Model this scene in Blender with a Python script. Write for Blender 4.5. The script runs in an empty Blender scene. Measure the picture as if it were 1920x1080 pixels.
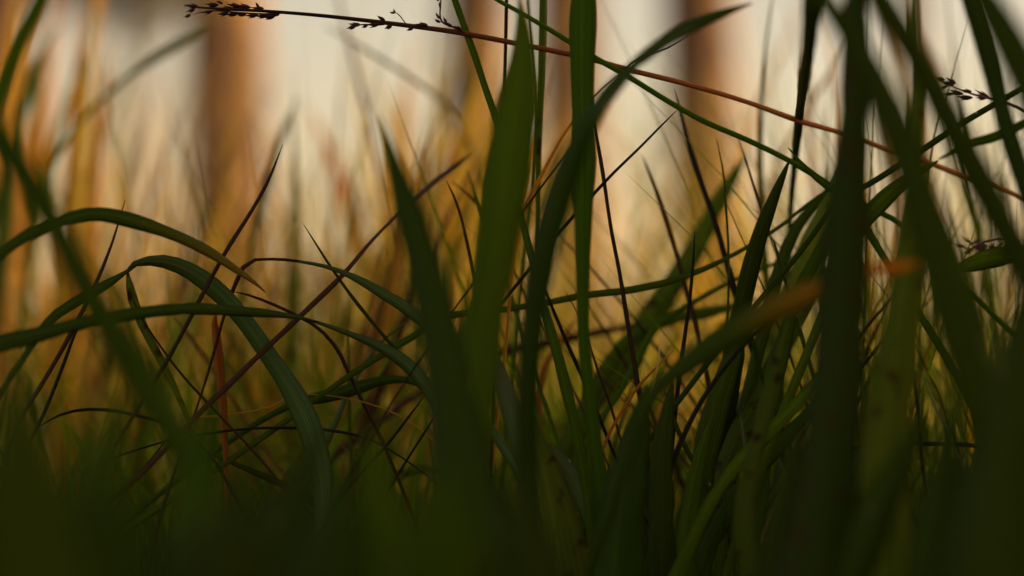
import bpy, math, random
import numpy as np
from mathutils import Vector, Matrix

# ------------------------------------------------------------------ camera, sky, sun, exposure
W, H = 1920.0, 1080.0
LENS, SENSOR = 85.0, 36.0
FPX = W * LENS / SENSOR
PITCH = math.radians(1.4)
CAM = Vector((0.0, 0.0, 0.10))
FOCUS = 0.60
SUN_AZ, SUN_EL = math.radians(83.0), math.radians(9.0)     # azimuth measured from +Y towards +X
SUN_STRENGTH = 4.7
SKY_STRENGTH = 0.15
EXPOSURE = 0.64

scn = bpy.context.scene
cam_data = bpy.data.cameras.new("camera")
cam = bpy.data.objects.new("camera", cam_data)
scn.collection.objects.link(cam)
cam.location = CAM
cam.rotation_euler = (math.radians(90) + PITCH, 0, 0)
cam_data.lens = LENS
cam_data.sensor_width = SENSOR
cam_data.clip_start = 0.01
cam_data.clip_end = 2000
cam_data.dof.use_dof = True
cam_data.dof.focus_distance = FOCUS
cam_data.dof.aperture_fstop = 6.0
scn.camera = cam

world = bpy.data.worlds.new("World")
scn.world = world
world.use_nodes = True
wn = world.node_tree
wn.nodes.clear()
sky = wn.nodes.new("ShaderNodeTexSky")
sky.sky_type = 'NISHITA'
sky.sun_disc = False
sky.sun_elevation = SUN_EL
sky.sun_rotation = SUN_AZ
sky.air_density = 1.0
sky.dust_density = 1.2
sky.ozone_density = 0.6
bg = wn.nodes.new("ShaderNodeBackground")
bg.inputs['Strength'].default_value = SKY_STRENGTH
wo = wn.nodes.new("ShaderNodeOutputWorld")
hsv = wn.nodes.new("ShaderNodeHueSaturation"); hsv.inputs['Saturation'].default_value = 0.7     # mutes the sky colours
warm = wn.nodes.new("ShaderNodeMix"); warm.data_type = 'RGBA'; warm.blend_type = 'MULTIPLY'
warm.inputs[0].default_value = 1.0; warm.inputs[7].default_value = (1.16, 0.90, 0.72, 1)      # evening white balance
wn.links.new(sky.outputs[0], hsv.inputs['Color']); wn.links.new(hsv.outputs[0], warm.inputs[6]); wn.links.new(warm.outputs[2], bg.inputs[0])
wn.links.new(bg.outputs[0], wo.inputs[0])

sun_data = bpy.data.lights.new("sun", 'SUN')
sun_data.energy = SUN_STRENGTH
sun_data.angle = math.radians(0.5)
sun_data.color = (1.0, 0.72, 0.40)
sun = bpy.data.objects.new("sun", sun_data)
scn.collection.objects.link(sun)
sd = Vector((math.sin(SUN_AZ) * math.cos(SUN_EL), math.cos(SUN_AZ) * math.cos(SUN_EL), math.sin(SUN_EL)))
sun.rotation_euler = sd.to_track_quat('Z', 'Y').to_euler()
sun.location = (3, 3, 3)

scn.view_settings.view_transform = 'Standard'
scn.view_settings.look = 'None'
scn.view_settings.exposure = EXPOSURE
scn.view_settings.gamma = 1.0
scn.render.engine = 'CYCLES'
scn.cycles.use_denoising = True
scn.cycles.max_bounces = 7
scn.cycles.transmission_bounces = 5
scn.cycles.sample_clamp_indirect = 4.0

# ------------------------------------------------------------------ helpers
RX = Matrix.Rotation(PITCH, 3, 'X')

def P(px, py, d):
    """a point at depth d metres in front of the camera, seen at pixel (px, py) of a 1920x1080 frame"""
    v = Vector(((px - W / 2) / FPX * d, d, -(py - H / 2) / FPX * d))
    return CAM + RX @ v

def link(name, me, mat, parent=None):
    o = bpy.data.objects.new(name, me)
    scn.collection.objects.link(o)
    if mat is not None and not me.materials:
        me.materials.append(mat)
    if parent is not None:
        o.parent = parent
    return o

def tag(o, label=None, cat=None, group=None, kind=None):
    if label: o['label'] = label
    if cat: o['category'] = cat
    if group: o['group'] = group
    if kind: o['kind'] = kind
    return o

def catmull(pts, n):
    """pts: (k, c) control points -> (n, c) samples evenly spread along the polyline"""
    p = np.array(pts, float)
    k = len(p)
    if k == 2:
        t = np.linspace(0, 1, n)[:, None]
        return p[0] * (1 - t) + p[1] * t
    seg = np.linalg.norm(np.diff(p[:, :3], axis=0), axis=1) ** 0.5 + 1e-9
    ts = np.concatenate([[0], np.cumsum(seg)])
    m = np.zeros_like(p)
    for i in range(k):
        if i == 0: m[i] = (p[1] - p[0]) / (ts[1] - ts[0])
        elif i == k - 1: m[i] = (p[-1] - p[-2]) / (ts[-1] - ts[-2])
        else:
            a = (p[i] - p[i-1]) / (ts[i] - ts[i-1]); b = (p[i+1] - p[i]) / (ts[i+1] - ts[i])
            wa = ts[i+1] - ts[i]; wb = ts[i] - ts[i-1]
            m[i] = (a * wa + b * wb) / (wa + wb)
    seglen = np.concatenate([[0], np.cumsum(np.linalg.norm(np.diff(p[:, :3], axis=0), axis=1))])
    u = np.linspace(0, seglen[-1], n)
    tt = np.interp(u, seglen, ts)
    out = np.zeros((n, p.shape[1]))
    for j, t in enumerate(tt):
        i = min(max(np.searchsorted(ts, t, side='right') - 1, 0), k - 2)
        h = ts[i+1] - ts[i]; s = (t - ts[i]) / h
        out[j] = ((2*s**3 - 3*s**2 + 1) * p[i] + (s**3 - 2*s**2 + s) * h * m[i]
                  + (-2*s**3 + 3*s**2) * p[i+1] + (s**3 - s**2) * h * m[i+1])
    out[:, 3:] = np.maximum(out[:, 3:], 0.0)
    return out

def cross(a, b): return np.cross(a, b)
def unit(a): return a / (np.linalg.norm(a, axis=-1, keepdims=True) + 1e-12)

def ring_profile(style, fold):
    """closed cross-section in (side, normal) units of half-width; returns offsets and u coordinates"""
    if style == 'stem':
        a = np.linspace(0, 2 * math.pi, 9)[:-1]
        return np.stack([np.cos(a), np.sin(a)], 1), a / (2 * math.pi)
    th = 0.045
    top = [(-1, fold), (-.55, fold * .5 + .03), (-.12, .02), (0, -.035), (.12, .02), (.55, fold * .5 + .03), (1, fold)]
    bot = [(.55, fold * .5 - th), (.14, -th * 1.2), (0, -th * 3.0), (-.14, -th * 1.2), (-.55, fold * .5 - th)]
    pr = np.array(top + bot, float)
    return pr, (pr[:, 0] + 1) / 2

def sweep(samples, style='blade', fold=0.25, roll=(0.0, 0.0), view=None, wav=0.0, seed=0):
    """samples (n,4): xyz + half width. Faces the viewpoint, then rolled about its own axis by roll (start, end)."""
    pts = samples[:, :3]; hw = samples[:, 3].copy()
    n = len(pts)
    T = unit(np.gradient(pts, axis=0))
    V = unit(pts - np.array(view if view is not None else CAM))
    S = cross(T, V)
    bad = np.linalg.norm(S, axis=1) < 0.15
    S = unit(S)
    for i in range(1, n):
        if bad[i]: S[i] = S[i-1]
        if np.dot(S[i], S[i-1]) < 0: S[i] = -S[i]
    N = unit(cross(S, T))
    r = np.linspace(roll[0], roll[1], n)
    if style == 'blade':
        hw = hw / np.maximum(np.cos(r), 0.45)
    rng = random.Random(seed)
    if wav:
        ph = rng.uniform(0, 6.28); fr = rng.uniform(2, 4)
        r = r + wav * np.sin(np.linspace(0, fr * 6.28, n) + ph)
    c, s = np.cos(r)[:, None], np.sin(r)[:, None]
    S2 = S * c + N * s
    N2 = N * c - S * s
    prof, uu = ring_profile(style, fold)
    k = len(prof)
    # uneven edges
    jit = 1 + 0.03 * np.sin(np.arange(n) * 1.3 + seed) * (style == 'blade')
    verts = (pts[:, None, :] + (hw * jit)[:, None, None] * (prof[None, :, 0:1] * S2[:, None, :] + prof[None, :, 1:2] * N2[:, None, :])).reshape(-1, 3)
    L = np.concatenate([[0], np.cumsum(np.linalg.norm(np.diff(pts, axis=0), axis=1))])
    faces = []
    uvs = []
    tot = L[-1] + 1e-9
    for i in range(n - 1):
        for j in range(k):
            j2 = (j + 1) % k
            faces.append((i*k + j, i*k + j2, (i+1)*k + j2, (i+1)*k + j))
            ua, ub = uu[j], uu[j2]
            if style == 'stem' and j2 == 0: ub = 1.0
            uvs += [(ua, L[i]/tot), (ub, L[i]/tot), (ub, L[i+1]/tot), (ua, L[i+1]/tot)]
    faces.append(tuple(range(k))[::-1]); uvs += [(uu[j], 0) for j in range(k)][::-1]
    faces.append(tuple((n-1)*k + j for j in range(k))); uvs += [(uu[j], 1) for j in range(k)]
    return verts, faces, uvs

def mesh_from(name, parts):
    vs, fs, us = [], [], []
    off = 0
    for v, f, u in parts:
        vs.append(v); fs += [tuple(i + off for i in q) for q in f]; us += u
        off += len(v)
    me = bpy.data.meshes.new(name)
    allv = np.concatenate(vs)
    me.from_pydata(allv.tolist(), [], fs)
    uv = me.uv_layers.new(name="uv")
    uv.data.foreach_set("uv", np.array(us, np.float32).ravel())
    me.polygons.foreach_set("use_smooth", [True] * len(me.polygons))
    me.update()
    return me

# ------------------------------------------------------------------ materials
def nodes_of(name):
    m = bpy.data.materials.new(name); m.use_nodes = True
    nt = m.node_tree; nt.nodes.clear()
    out = nt.nodes.new("ShaderNodeOutputMaterial")
    return m, nt, out

def grass_mat(name, base, alt, tip=None, tip_at=0.8, trans=0.45, rough=0.5, spots=0.0, veins=9.0, spotcol=(0.05, 0.025, 0.008), spec=0.06):
    m, nt, out = nodes_of(name)
    N, L = nt.nodes.new, nt.links.new
    uv = N("ShaderNodeUVMap"); uv.uv_map = "uv"
    sep = N("ShaderNodeSeparateXYZ"); L(uv.outputs[0], sep.inputs[0])
    info = N("ShaderNodeObjectInfo")
    # long streaks running with the blade
    comb = N("ShaderNodeCombineXYZ")
    mu = N("ShaderNodeMath"); mu.operation = 'MULTIPLY'; mu.inputs[1].default_value = veins; L(sep.outputs[0], mu.inputs[0])
    mv = N("ShaderNodeMath"); mv.operation = 'MULTIPLY'; mv.inputs[1].default_value = 2.5; L(sep.outputs[1], mv.inputs[0])
    mr = N("ShaderNodeMath"); mr.operation = 'MULTIPLY'; mr.inputs[1].default_value = 50; L(info.outputs['Random'], mr.inputs[0])
    L(mu.outputs[0], comb.inputs[0]); L(mv.outputs[0], comb.inputs[1]); L(mr.outputs[0], comb.inputs[2])
    nz = N("ShaderNodeTexNoise"); nz.inputs['Scale'].default_value = 1.0; nz.inputs['Detail'].default_value = 3
    L(comb.outputs[0], nz.inputs['Vector'])
    mix = N("ShaderNodeMix"); mix.data_type = 'RGBA'
    ramp = N("ShaderNodeMapRange"); ramp.inputs[1].default_value = 0.32; ramp.inputs[2].default_value = 0.68
    L(nz.outputs[0], ramp.inputs[0]); L(ramp.outputs[0], mix.inputs[0])
    mix.inputs[6].default_value = (*base, 1); mix.inputs[7].default_value = (*alt, 1)
    col = mix.outputs[2]
    # pale midrib line
    mid = N("ShaderNodeMath"); mid.operation = 'SUBTRACT'; mid.inputs[1].default_value = 0.5; L(sep.outputs[0], mid.inputs[0])
    ab = N("ShaderNodeMath"); ab.operation = 'ABSOLUTE'; L(mid.outputs[0], ab.inputs[0])
    mrg = N("ShaderNodeMapRange"); mrg.inputs[1].default_value = 0.02; mrg.inputs[2].default_value = 0.07
    mrg.inputs[3].default_value = 0.35; mrg.inputs[4].default_value = 0.0; L(ab.outputs[0], mrg.inputs[0])
    mx2 = N("ShaderNodeMix"); mx2.data_type = 'RGBA'
    L(mrg.outputs[0], mx2.inputs[0]); L(col, mx2.inputs[6]); mx2.inputs[7].default_value = (*[min(1, c * 1.7 + 0.006) for c in alt], 1)
    col = mx2.outputs[2]
    if tip:
        tr = N("ShaderNodeMapRange"); tr.inputs[1].default_value = tip_at - 0.18; tr.inputs[2].default_value = min(1.0, tip_at + 0.12)
        ad = N("ShaderNodeMath"); ad.operation = 'MULTIPLY_ADD'; ad.inputs[1].default_value = 0.25
        L(nz.outputs[0], ad.inputs[0]); L(sep.outputs[1], ad.inputs[2])
        sb = N("ShaderNodeMath"); sb.operation = 'SUBTRACT'; sb.inputs[1].default_value = 0.125; L(ad.outputs[0], sb.inputs[0])
        L(sb.outputs[0], tr.inputs[0])
        mx = N("ShaderNodeMix"); mx.data_type = 'RGBA'
        L(tr.outputs[0], mx.inputs[0]); L(col, mx.inputs[6]); mx.inputs[7].default_value = (*tip, 1)
        col = mx.outputs[2]
    if spots:
        geo = N("ShaderNodeTexCoord")
        n2 = N("ShaderNodeTexNoise"); n2.inputs['Scale'].default_value = 190; n2.inputs['Detail'].default_value = 2
        L(geo.outputs['Object'], n2.inputs['Vector'])
        r2 = N("ShaderNodeMapRange"); r2.inputs[1].default_value = 0.62 - spots * 0.12; r2.inputs[2].default_value = 0.72 - spots * 0.1
        L(n2.outputs[0], r2.inputs[0])
        mx = N("ShaderNodeMix"); mx.data_type = 'RGBA'
        L(r2.outputs[0], mx.inputs[0]); L(col, mx.inputs[6]); mx.inputs[7].default_value = (*spotcol, 1)
        col = mx.outputs[2]
    hs = N("ShaderNodeHueSaturation")
    hv = N("ShaderNodeMapRange"); hv.inputs[3].default_value = 0.485; hv.inputs[4].default_value = 0.515; L(info.outputs['Random'], hv.inputs[0])
    vv = N("ShaderNodeMapRange"); vv.inputs[3].default_value = 0.8; vv.inputs[4].default_value = 1.2
    fr = N("ShaderNodeMath"); fr.operation = 'FRACT'
    ml = N("ShaderNodeMath"); ml.operation = 'MULTIPLY'; ml.inputs[1].default_value = 17.3; L(info.outputs['Random'], ml.inputs[0]); L(ml.outputs[0], fr.inputs[0]); L(fr.outputs[0], vv.inputs[0])
    L(hv.outputs[0], hs.inputs['Hue']); L(vv.outputs[0], hs.inputs['Value']); L(col, hs.inputs['Color'])
    col = hs.outputs[0]
    s1 = N("ShaderNodeMath"); s1.operation = 'MULTIPLY_ADD'; s1.inputs[1].default_value = 58.0; L(sep.outputs[0], s1.inputs[0])
    s0 = N("ShaderNodeMath"); s0.operation = 'MULTIPLY'; s0.inputs[1].default_value = 5.0; L(nz.outputs[0], s0.inputs[0]); L(s0.outputs[0], s1.inputs[2])
    s2 = N("ShaderNodeMath"); s2.operation = 'SINE'; L(s1.outputs[0], s2.inputs[0])
    s3 = N("ShaderNodeMapRange"); s3.inputs[1].default_value = -1; s3.inputs[3].default_value = 0.68; s3.inputs[4].default_value = 1.12; L(s2.outputs[0], s3.inputs[0])
    s4 = N("ShaderNodeVectorMath"); s4.operation = 'SCALE'; L(col, s4.inputs[0]); L(s3.outputs[0], s4.inputs['Scale'])
    col = s4.outputs[0]
    # small pale specks: dust, and dew highlights painted into the colour
    tc2 = N("ShaderNodeTexCoord")
    vo = N("ShaderNodeTexVoronoi"); vo.inputs['Scale'].default_value = 420; L(tc2.outputs['Object'], vo.inputs['Vector'])
    sc1 = N("ShaderNodeSeparateColor"); L(vo.outputs['Color'], sc1.inputs[0])
    g1 = N("ShaderNodeMath"); g1.operation = 'GREATER_THAN'; g1.inputs[1].default_value = 0.990; L(sc1.outputs[0], g1.inputs[0])
    g2 = N("ShaderNodeMath"); g2.operation = 'LESS_THAN'; g2.inputs[1].default_value = 0.22; L(vo.outputs['Distance'], g2.inputs[0])
    g3 = N("ShaderNodeMath"); g3.operation = 'MULTIPLY'; L(g1.outputs[0], g3.inputs[0]); L(g2.outputs[0], g3.inputs[1])
    dmx = N("ShaderNodeMix"); dmx.data_type = 'RGBA'; L(g3.outputs[0], dmx.inputs[0]); L(col, dmx.inputs[6]); dmx.inputs[7].default_value = (0.26, 0.26, 0.18, 1)
    col = dmx.outputs[2]
    pb = N("ShaderNodeBsdfPrincipled")
    pb.inputs['Roughness'].default_value = rough
    pb.inputs['Specular IOR Level'].default_value = spec
    L(col, pb.inputs['Base Color'])
    # fine ribs
    wv = N("ShaderNodeMath"); wv.operation = 'SINE'
    m3 = N("ShaderNodeMath"); m3.operation = 'MULTIPLY'; m3.inputs[1].default_value = 75.0; L(sep.outputs[0], m3.inputs[0]); L(m3.outputs[0], wv.inputs[0])
    bp = N("ShaderNodeBump"); bp.inputs['Strength'].default_value = 0.35; bp.inputs['Distance'].default_value = 0.0002
    L(wv.outputs[0], bp.inputs['Height']); L(bp.outputs[0], pb.inputs['Normal'])
    if trans > 0:
        tb = N("ShaderNodeBsdfTranslucent")
        sc = N("ShaderNodeMix"); sc.data_type = 'RGBA'; sc.blend_type = 'MULTIPLY'; sc.inputs[0].default_value = 1.0
        L(col, sc.inputs[6]); sc.inputs[7].default_value = (2.4, 2.3, 0.8, 1)
        L(sc.outputs[2], tb.inputs[0])
        ms = N("ShaderNodeMixShader"); ms.inputs[0].default_value = trans
        L(pb.outputs[0], ms.inputs[1]); L(tb.outputs[0], ms.inputs[2]); L(ms.outputs[0], out.inputs[0])
    else:
        L(pb.outputs[0], out.inputs[0])
    return m

M = {}
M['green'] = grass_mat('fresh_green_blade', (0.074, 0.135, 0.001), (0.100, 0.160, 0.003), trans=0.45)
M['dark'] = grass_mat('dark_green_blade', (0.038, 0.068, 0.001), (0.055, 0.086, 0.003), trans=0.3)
M['teal'] = grass_mat('bluish_green_blade', (0.062, 0.118, 0.020), (0.088, 0.150, 0.030), trans=0.35, spec=0.3, rough=0.42, tip=(0.09, 0.10, 0.02), tip_at=0.97)
M['olive'] = grass_mat('olive_green_blade', (0.085, 0.125, 0.004), (0.125, 0.155, 0.008), trans=0.45, spots=0.2)
M['lime'] = grass_mat('yellow_green_blade', (0.15, 0.19, 0.012), (0.20, 0.19, 0.02), trans=0.5, spots=0.3, spotcol=(0.10, 0.12, 0.01))
M['greentip'] = grass_mat('green_blade_with_yellow_tip', (0.062, 0.120, 0.005), (0.088, 0.145, 0.007), tip=(0.34, 0.24, 0.03), tip_at=1.0, trans=0.5)
M['orangetip'] = grass_mat('green_blade_with_orange_tip', (0.062, 0.100, 0.010), (0.085, 0.120, 0.014), tip=(0.62, 0.26, 0.02), tip_at=0.96, trans=0.5)
M['mottled'] = grass_mat('dark_blade_with_brown_blotches', (0.022, 0.042, 0.002), (0.030, 0.052, 0.002), spots=0.5, spotcol=(0.055, 0.024, 0.004), trans=0.25)
M['rust'] = grass_mat('rust_dry_blade', (0.28, 0.12, 0.025), (0.38, 0.17, 0.03), trans=0.45, veins=5)
M['orange'] = grass_mat('orange_dry_blade', (0.40, 0.23, 0.04), (0.48, 0.29, 0.06), trans=0.5)
M['ochre'] = grass_mat('ochre_dry_blade', (0.32, 0.23, 0.04), (0.45, 0.29, 0.06), trans=0.5)
M['dead'] = grass_mat('brown_dead_grass', (0.13, 0.075, 0.015), (0.20, 0.11, 0.02), trans=0.4)
M['straw'] = grass_mat('pale_straw_blade', (0.40, 0.33, 0.16), (0.48, 0.38, 0.18), trans=0.5)
M['brown'] = grass_mat('brown_thin_blade', (0.055, 0.022, 0.014), (0.085, 0.035, 0.018), trans=0.15)
M['plum'] = grass_mat('purple_brown_thin_blade', (0.036, 0.018, 0.012), (0.055, 0.028, 0.016), trans=0.15)
M['black'] = grass_mat('near_black_thin_blade', (0.016, 0.014, 0.009), (0.026, 0.020, 0.010), trans=0.1)
M['redstem'] = grass_mat('red_seed_stalk', (0.70, 0.20, 0.035), (0.78, 0.30, 0.05), tip=(0.035, 0.018, 0.014), tip_at=0.77, trans=0.0, rough=0.45)
M['seed'] = grass_mat('dark_seed_husk', (0.045, 0.022, 0.014), (0.085, 0.035, 0.022), trans=0.15)
M['seedpink'] = grass_mat('pinkish_seed_husk', (0.20, 0.08, 0.06), (0.10, 0.045, 0.035), trans=0.2)
M['seedgreen'] = grass_mat('green_seed_husk', (0.06, 0.08, 0.02), (0.09, 0.05, 0.03), trans=0.2)
M['grey'] = grass_mat('grey_green_thin_blade', (0.10, 0.12, 0.07), (0.15, 0.17, 0.10), trans=0.3)

def bark_mat():
    m, nt, out = nodes_of('pine_bark')
    N, L = nt.nodes.new, nt.links.new
    tc = N("ShaderNodeTexCoord")
    mp = N("ShaderNodeMapping"); mp.inputs['Scale'].default_value = (1, 1, 0.28); L(tc.outputs['Object'], mp.inputs[0])
    vo = N("ShaderNodeTexVoronoi"); vo.feature = 'DISTANCE_TO_EDGE'; vo.inputs['Scale'].default_value = 22
    nz = N("ShaderNodeTexNoise"); nz.inputs['Scale'].default_value = 14; nz.inputs['Detail'].default_value = 6
    L(mp.outputs[0], vo.inputs['Vector']); L(mp.outputs[0], nz.inputs['Vector'])
    mr = N("ShaderNodeMapRange"); mr.inputs[1].default_value = 0.0; mr.inputs[2].default_value = 0.12; L(vo.outputs[0], mr.inputs[0])
    a = N("ShaderNodeMix"); a.data_type = 'RGBA'; a.inputs[6].default_value = (0.20, 0.09, 0.03, 1); a.inputs[7].default_value = (0.62, 0.34, 0.07, 1)
    L(nz.outputs[0], a.inputs[0])
    n5 = N("ShaderNodeTexNoise"); n5.inputs['Scale'].default_value = 3.2; n5.inputs['Detail'].default_value = 3; L(tc.outputs['Object'], n5.inputs['Vector'])
    r5 = N("ShaderNodeMapRange"); r5.inputs[1].default_value = 0.42; r5.inputs[2].default_value = 0.6; L(n5.outputs[0], r5.inputs[0])
    a3 = N("ShaderNodeMix"); a3.data_type = 'RGBA'; a3.inputs[7].default_value = (0.20, 0.10, 0.045, 1)      # flaked grey-brown plates
    L(r5.outputs[0], a3.inputs[0]); L(a.outputs[2], a3.inputs[6])
    b = N("ShaderNodeMix"); b.data_type = 'RGBA'; b.inputs[6].default_value = (0.07, 0.035, 0.02, 1); L(mr.outputs[0], b.inputs[0]); L(a3.outputs[2], b.inputs[7])
    pb = N("ShaderNodeBsdfPrincipled"); pb.inputs['Roughness'].default_value = 0.9
    L(b.outputs[2], pb.inputs['Base Color'])
    bp = N("ShaderNodeBump"); bp.inputs['Strength'].default_value = 0.8; bp.inputs['Distance'].default_value = 0.02
    L(mr.outputs[0], bp.inputs['Height']); L(bp.outputs[0], pb.inputs['Normal'])
    L(pb.outputs[0], out.inputs[0])
    return m

def leaf_mat(name, a, b, trans=0.35):
    m, nt, out = nodes_of(name)
    N, L = nt.nodes.new, nt.links.new
    tc = N("ShaderNodeTexCoord")
    nz = N("ShaderNodeTexNoise"); nz.inputs['Scale'].default_value = 3.0; nz.inputs['Detail'].default_value = 4; L(tc.outputs['Object'], nz.inputs['Vector'])
    mx = N("ShaderNodeMix"); mx.data_type = 'RGBA'; mx.inputs[6].default_value = (*a, 1); mx.inputs[7].default_value = (*b, 1)
    mr = N("ShaderNodeMapRange"); mr.inputs[1].default_value = 0.35; mr.inputs[2].default_value = 0.65; L(nz.outputs[0], mr.inputs[0]); L(mr.outputs[0], mx.inputs[0])
    pb = N("ShaderNodeBsdfPrincipled"); pb.inputs['Roughness'].default_value = 0.6; L(mx.outputs[2], pb.inputs['Base Color'])
    tb = N("ShaderNodeBsdfTranslucent"); L(mx.outputs[2], tb.inputs[0])
    ms = N("ShaderNodeMixShader"); ms.inputs[0].default_value = trans
    L(pb.outputs[0], ms.inputs[1]); L(tb.outputs[0], ms.inputs[2]); L(ms.outputs[0], out.inputs[0])
    return m

def soil_mat():
    m, nt, out = nodes_of('soil_and_thatch')
    N, L = nt.nodes.new, nt.links.new
    tc = N("ShaderNodeTexCoord")
    nz = N("ShaderNodeTexNoise"); nz.inputs['Scale'].default_value = 6; nz.inputs['Detail'].default_value = 8; L(tc.outputs['Object'], nz.inputs['Vector'])
    n2 = N("ShaderNodeTexNoise"); n2.inputs['Scale'].default_value = 0.35; n2.inputs['Detail'].default_value = 3; L(tc.outputs['Object'], n2.inputs['Vector'])
    r = N("ShaderNodeValToRGB"); L(nz.outputs[0], r.inputs[0])
    r.color_ramp.elements[0].position = 0.3; r.color_ramp.elements[0].color = (0.035, 0.018, 0.008, 1)
    r.color_ramp.elements[1].position = 0.7; r.color_ramp.elements[1].color = (0.16, 0.085, 0.025, 1)
    mx = N("ShaderNodeMix"); mx.data_type = 'RGBA'; L(r.outputs[0], mx.inputs[6]); mx.inputs[7].default_value = (0.055, 0.075, 0.015, 1)
    mr = N("ShaderNodeMapRange"); mr.inputs[1].default_value = 0.4; mr.inputs[2].default_value = 0.6; mr.inputs[4].default_value = 0.7; L(n2.outputs[0], mr.inputs[0]); L(mr.outputs[0], mx.inputs[0])
    pb = N("ShaderNodeBsdfPrincipled"); pb.inputs['Roughness'].default_value = 0.95; L(mx.outputs[2], pb.inputs['Base Color'])
    bp = N("ShaderNodeBump"); bp.inputs['Strength'].default_value = 0.6; bp.inputs['Distance'].default_value = 0.01
    L(nz.outputs[0], bp.inputs['Height']); L(bp.outputs[0], pb.inputs['Normal'])
    L(pb.outputs[0], out.inputs[0])
    return m

BARK = bark_mat()
NEEDLE = leaf_mat('pine_needles', (0.035, 0.06, 0.02), (0.07, 0.10, 0.03))
SHADELEAF = leaf_mat('shade_shrub_leaves', (0.04, 0.07, 0.015), (0.08, 0.10, 0.02), 0.25)
FARLEAF = leaf_mat('far_bushes', (0.10, 0.085, 0.05), (0.16, 0.12, 0.06), 0.3)

# ------------------------------------------------------------------ the ground
def ground_z(x, y):
    return 0.004 * np.sin(x * 9 + 1) * np.cos(y * 7) + 0.02 * np.sin(x * 0.7) * np.sin(y * 0.45) * np.clip((y - 1.5) / 4, 0, 1)

gx = np.concatenate([-np.geomspace(300, 0.6, 26), np.linspace(-0.5, 0.5, 31), np.geomspace(0.6, 300, 26)])
gy = np.concatenate([-np.geomspace(60, 0.3, 10), np.linspace(-0.2, 2.5, 50), np.geomspace(2.7, 500, 34)])
GX, GY = np.meshgrid(gx, gy)
GZ = ground_z(GX, GY)
gv = np.stack([GX, GY, GZ], -1).reshape(-1, 3)
nx, ny = len(gx), len(gy)
gf = [(j*nx + i, j*nx + i + 1, (j+1)*nx + i + 1, (j+1)*nx + i) for j in range(ny - 1) for i in range(nx - 1)]
me = bpy.data.meshes.new("ground"); me.from_pydata(gv.tolist(), [], gf)
me.polygons.foreach_set("use_smooth", [True] * len(me.polygons))
tag(link("ground", me, soil_mat()), kind="structure")

# ------------------------------------------------------------------ individual blades
def root_down(pts4, run=0.35):
    """lengthen the list (root first) so that the blade really starts in the soil"""
    p0 = np.array(pts4[0][:3]); p1 = np.array(pts4[1][:3])
    w0 = pts4[0][3]
    d = unit(p0 - p1)
    hgt = p0[2]
    if hgt < 0.004: return pts4
    if d[2] > -0.45:                                   # arching or level: bend down outside the frame
        hd = np.array([d[0], d[1], 0.0])
        a = p0 + hd * hgt * 0.35 + np.array([0, 0, -hgt * 0.18 + max(d[2], -.2) * hgt * .25])
        b = p0 + hd * hgt * 0.75 + np.array([0, 0, -hgt * 0.55])
        c = p0 + hd * hgt * 0.95 + np.array([0, 0, -hgt]); c[2] = -0.004
        ext = [(*c, w0 * 0.8), (*b, w0 * 0.95), (*a, w0)]
    else:
        k = hgt / -d[2]
        c = p0 + d * k * 0.9; c[2] = -0.004
        mid = p0 + d * k * 0.5
        ext = [(*c, w0 * 0.85), (*mid, w0 * 0.95)]
    return ext + list(pts4)

BN = [0]
def blade(label, mat, pts, z, style='blade', roll=(0.25, 0.35), fold=0.25, n=None, name=None, cat="grass blade",
          group="grass blades of the thicket", parent=None, ground=True, wav=0.06, steady=False):
    """pts: (px, py, width px) root first; z: (root depth, tip depth) or one depth per point"""
    BN[0] += 1
    k = len(pts)
    if not isinstance(z, (list, tuple)): z = (z, z)
    if len(z) == k and k > 2: zs = list(z)
    else:
        ln = [0.0]
        for i in range(1, k): ln.append(ln[-1] + math.hypot(pts[i][0]-pts[i-1][0], pts[i][1]-pts[i-1][1]))
        zs = [z[0] + (z[-1] - z[0]) * l / ln[-1] for l in ln]
    c = []
    for (x, y, w), d in zip(pts, zs):
        q = P(x, y, d)
        c.append((q.x, q.y, q.z, w * d / FPX / 2))
    if ground: c = root_down(c)
    L = sum(math.dist(c[i][:3], c[i+1][:3]) for i in range(len(c) - 1))
    n = n or int(min(90, max(14, L / 0.0035)))
    s = catmull(c, n)
    rg = random.Random(BN[0] * 7 + 1)
    tt = np.linspace(0, L, n)
    amp = 0.00005 if steady else 0.00022 + (0.0003 if style == 'blade' else 0.0)
    for ax in (0, 2):
        for q in range(3):
            wl = rg.uniform(.04, .12)
            s[:, ax] += amp * rg.uniform(.3, 1) * np.sin(tt / wl * 6.28 + rg.uniform(0, 6.28)) * np.linspace(1, .35, n)
    if style == 'blade':
        for q in range(3):
            s[:, 3] *= 1 + .05 * np.sin(tt / rg.uniform(.025, .08) * 6.28 + rg.uniform(0, 6.28))
        for q in range(0 if steady else rg.choice([0, 1, 2])):                       # a nibbled or torn notch
            kk = rg.uniform(.3, .95) * L
            s[:, 3] *= 1 - rg.uniform(.1, .3) * np.exp(-((tt - kk) / .002) ** 2)
    me = mesh_from(name or 'grass_shoot', [sweep(s, style, fold, roll, wav=wav if style == 'blade' else 0, seed=BN[0])])
    o = link(name or 'grass_shoot', me, M[mat], parent)
    if parent is None:
        o.data.transform(Matrix.Translation((-c[0][0], -c[0][1], -c[0][2])))
        o.location = c[0][:3]
        tag(o, label, cat, group)
    return o

B = blade
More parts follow.
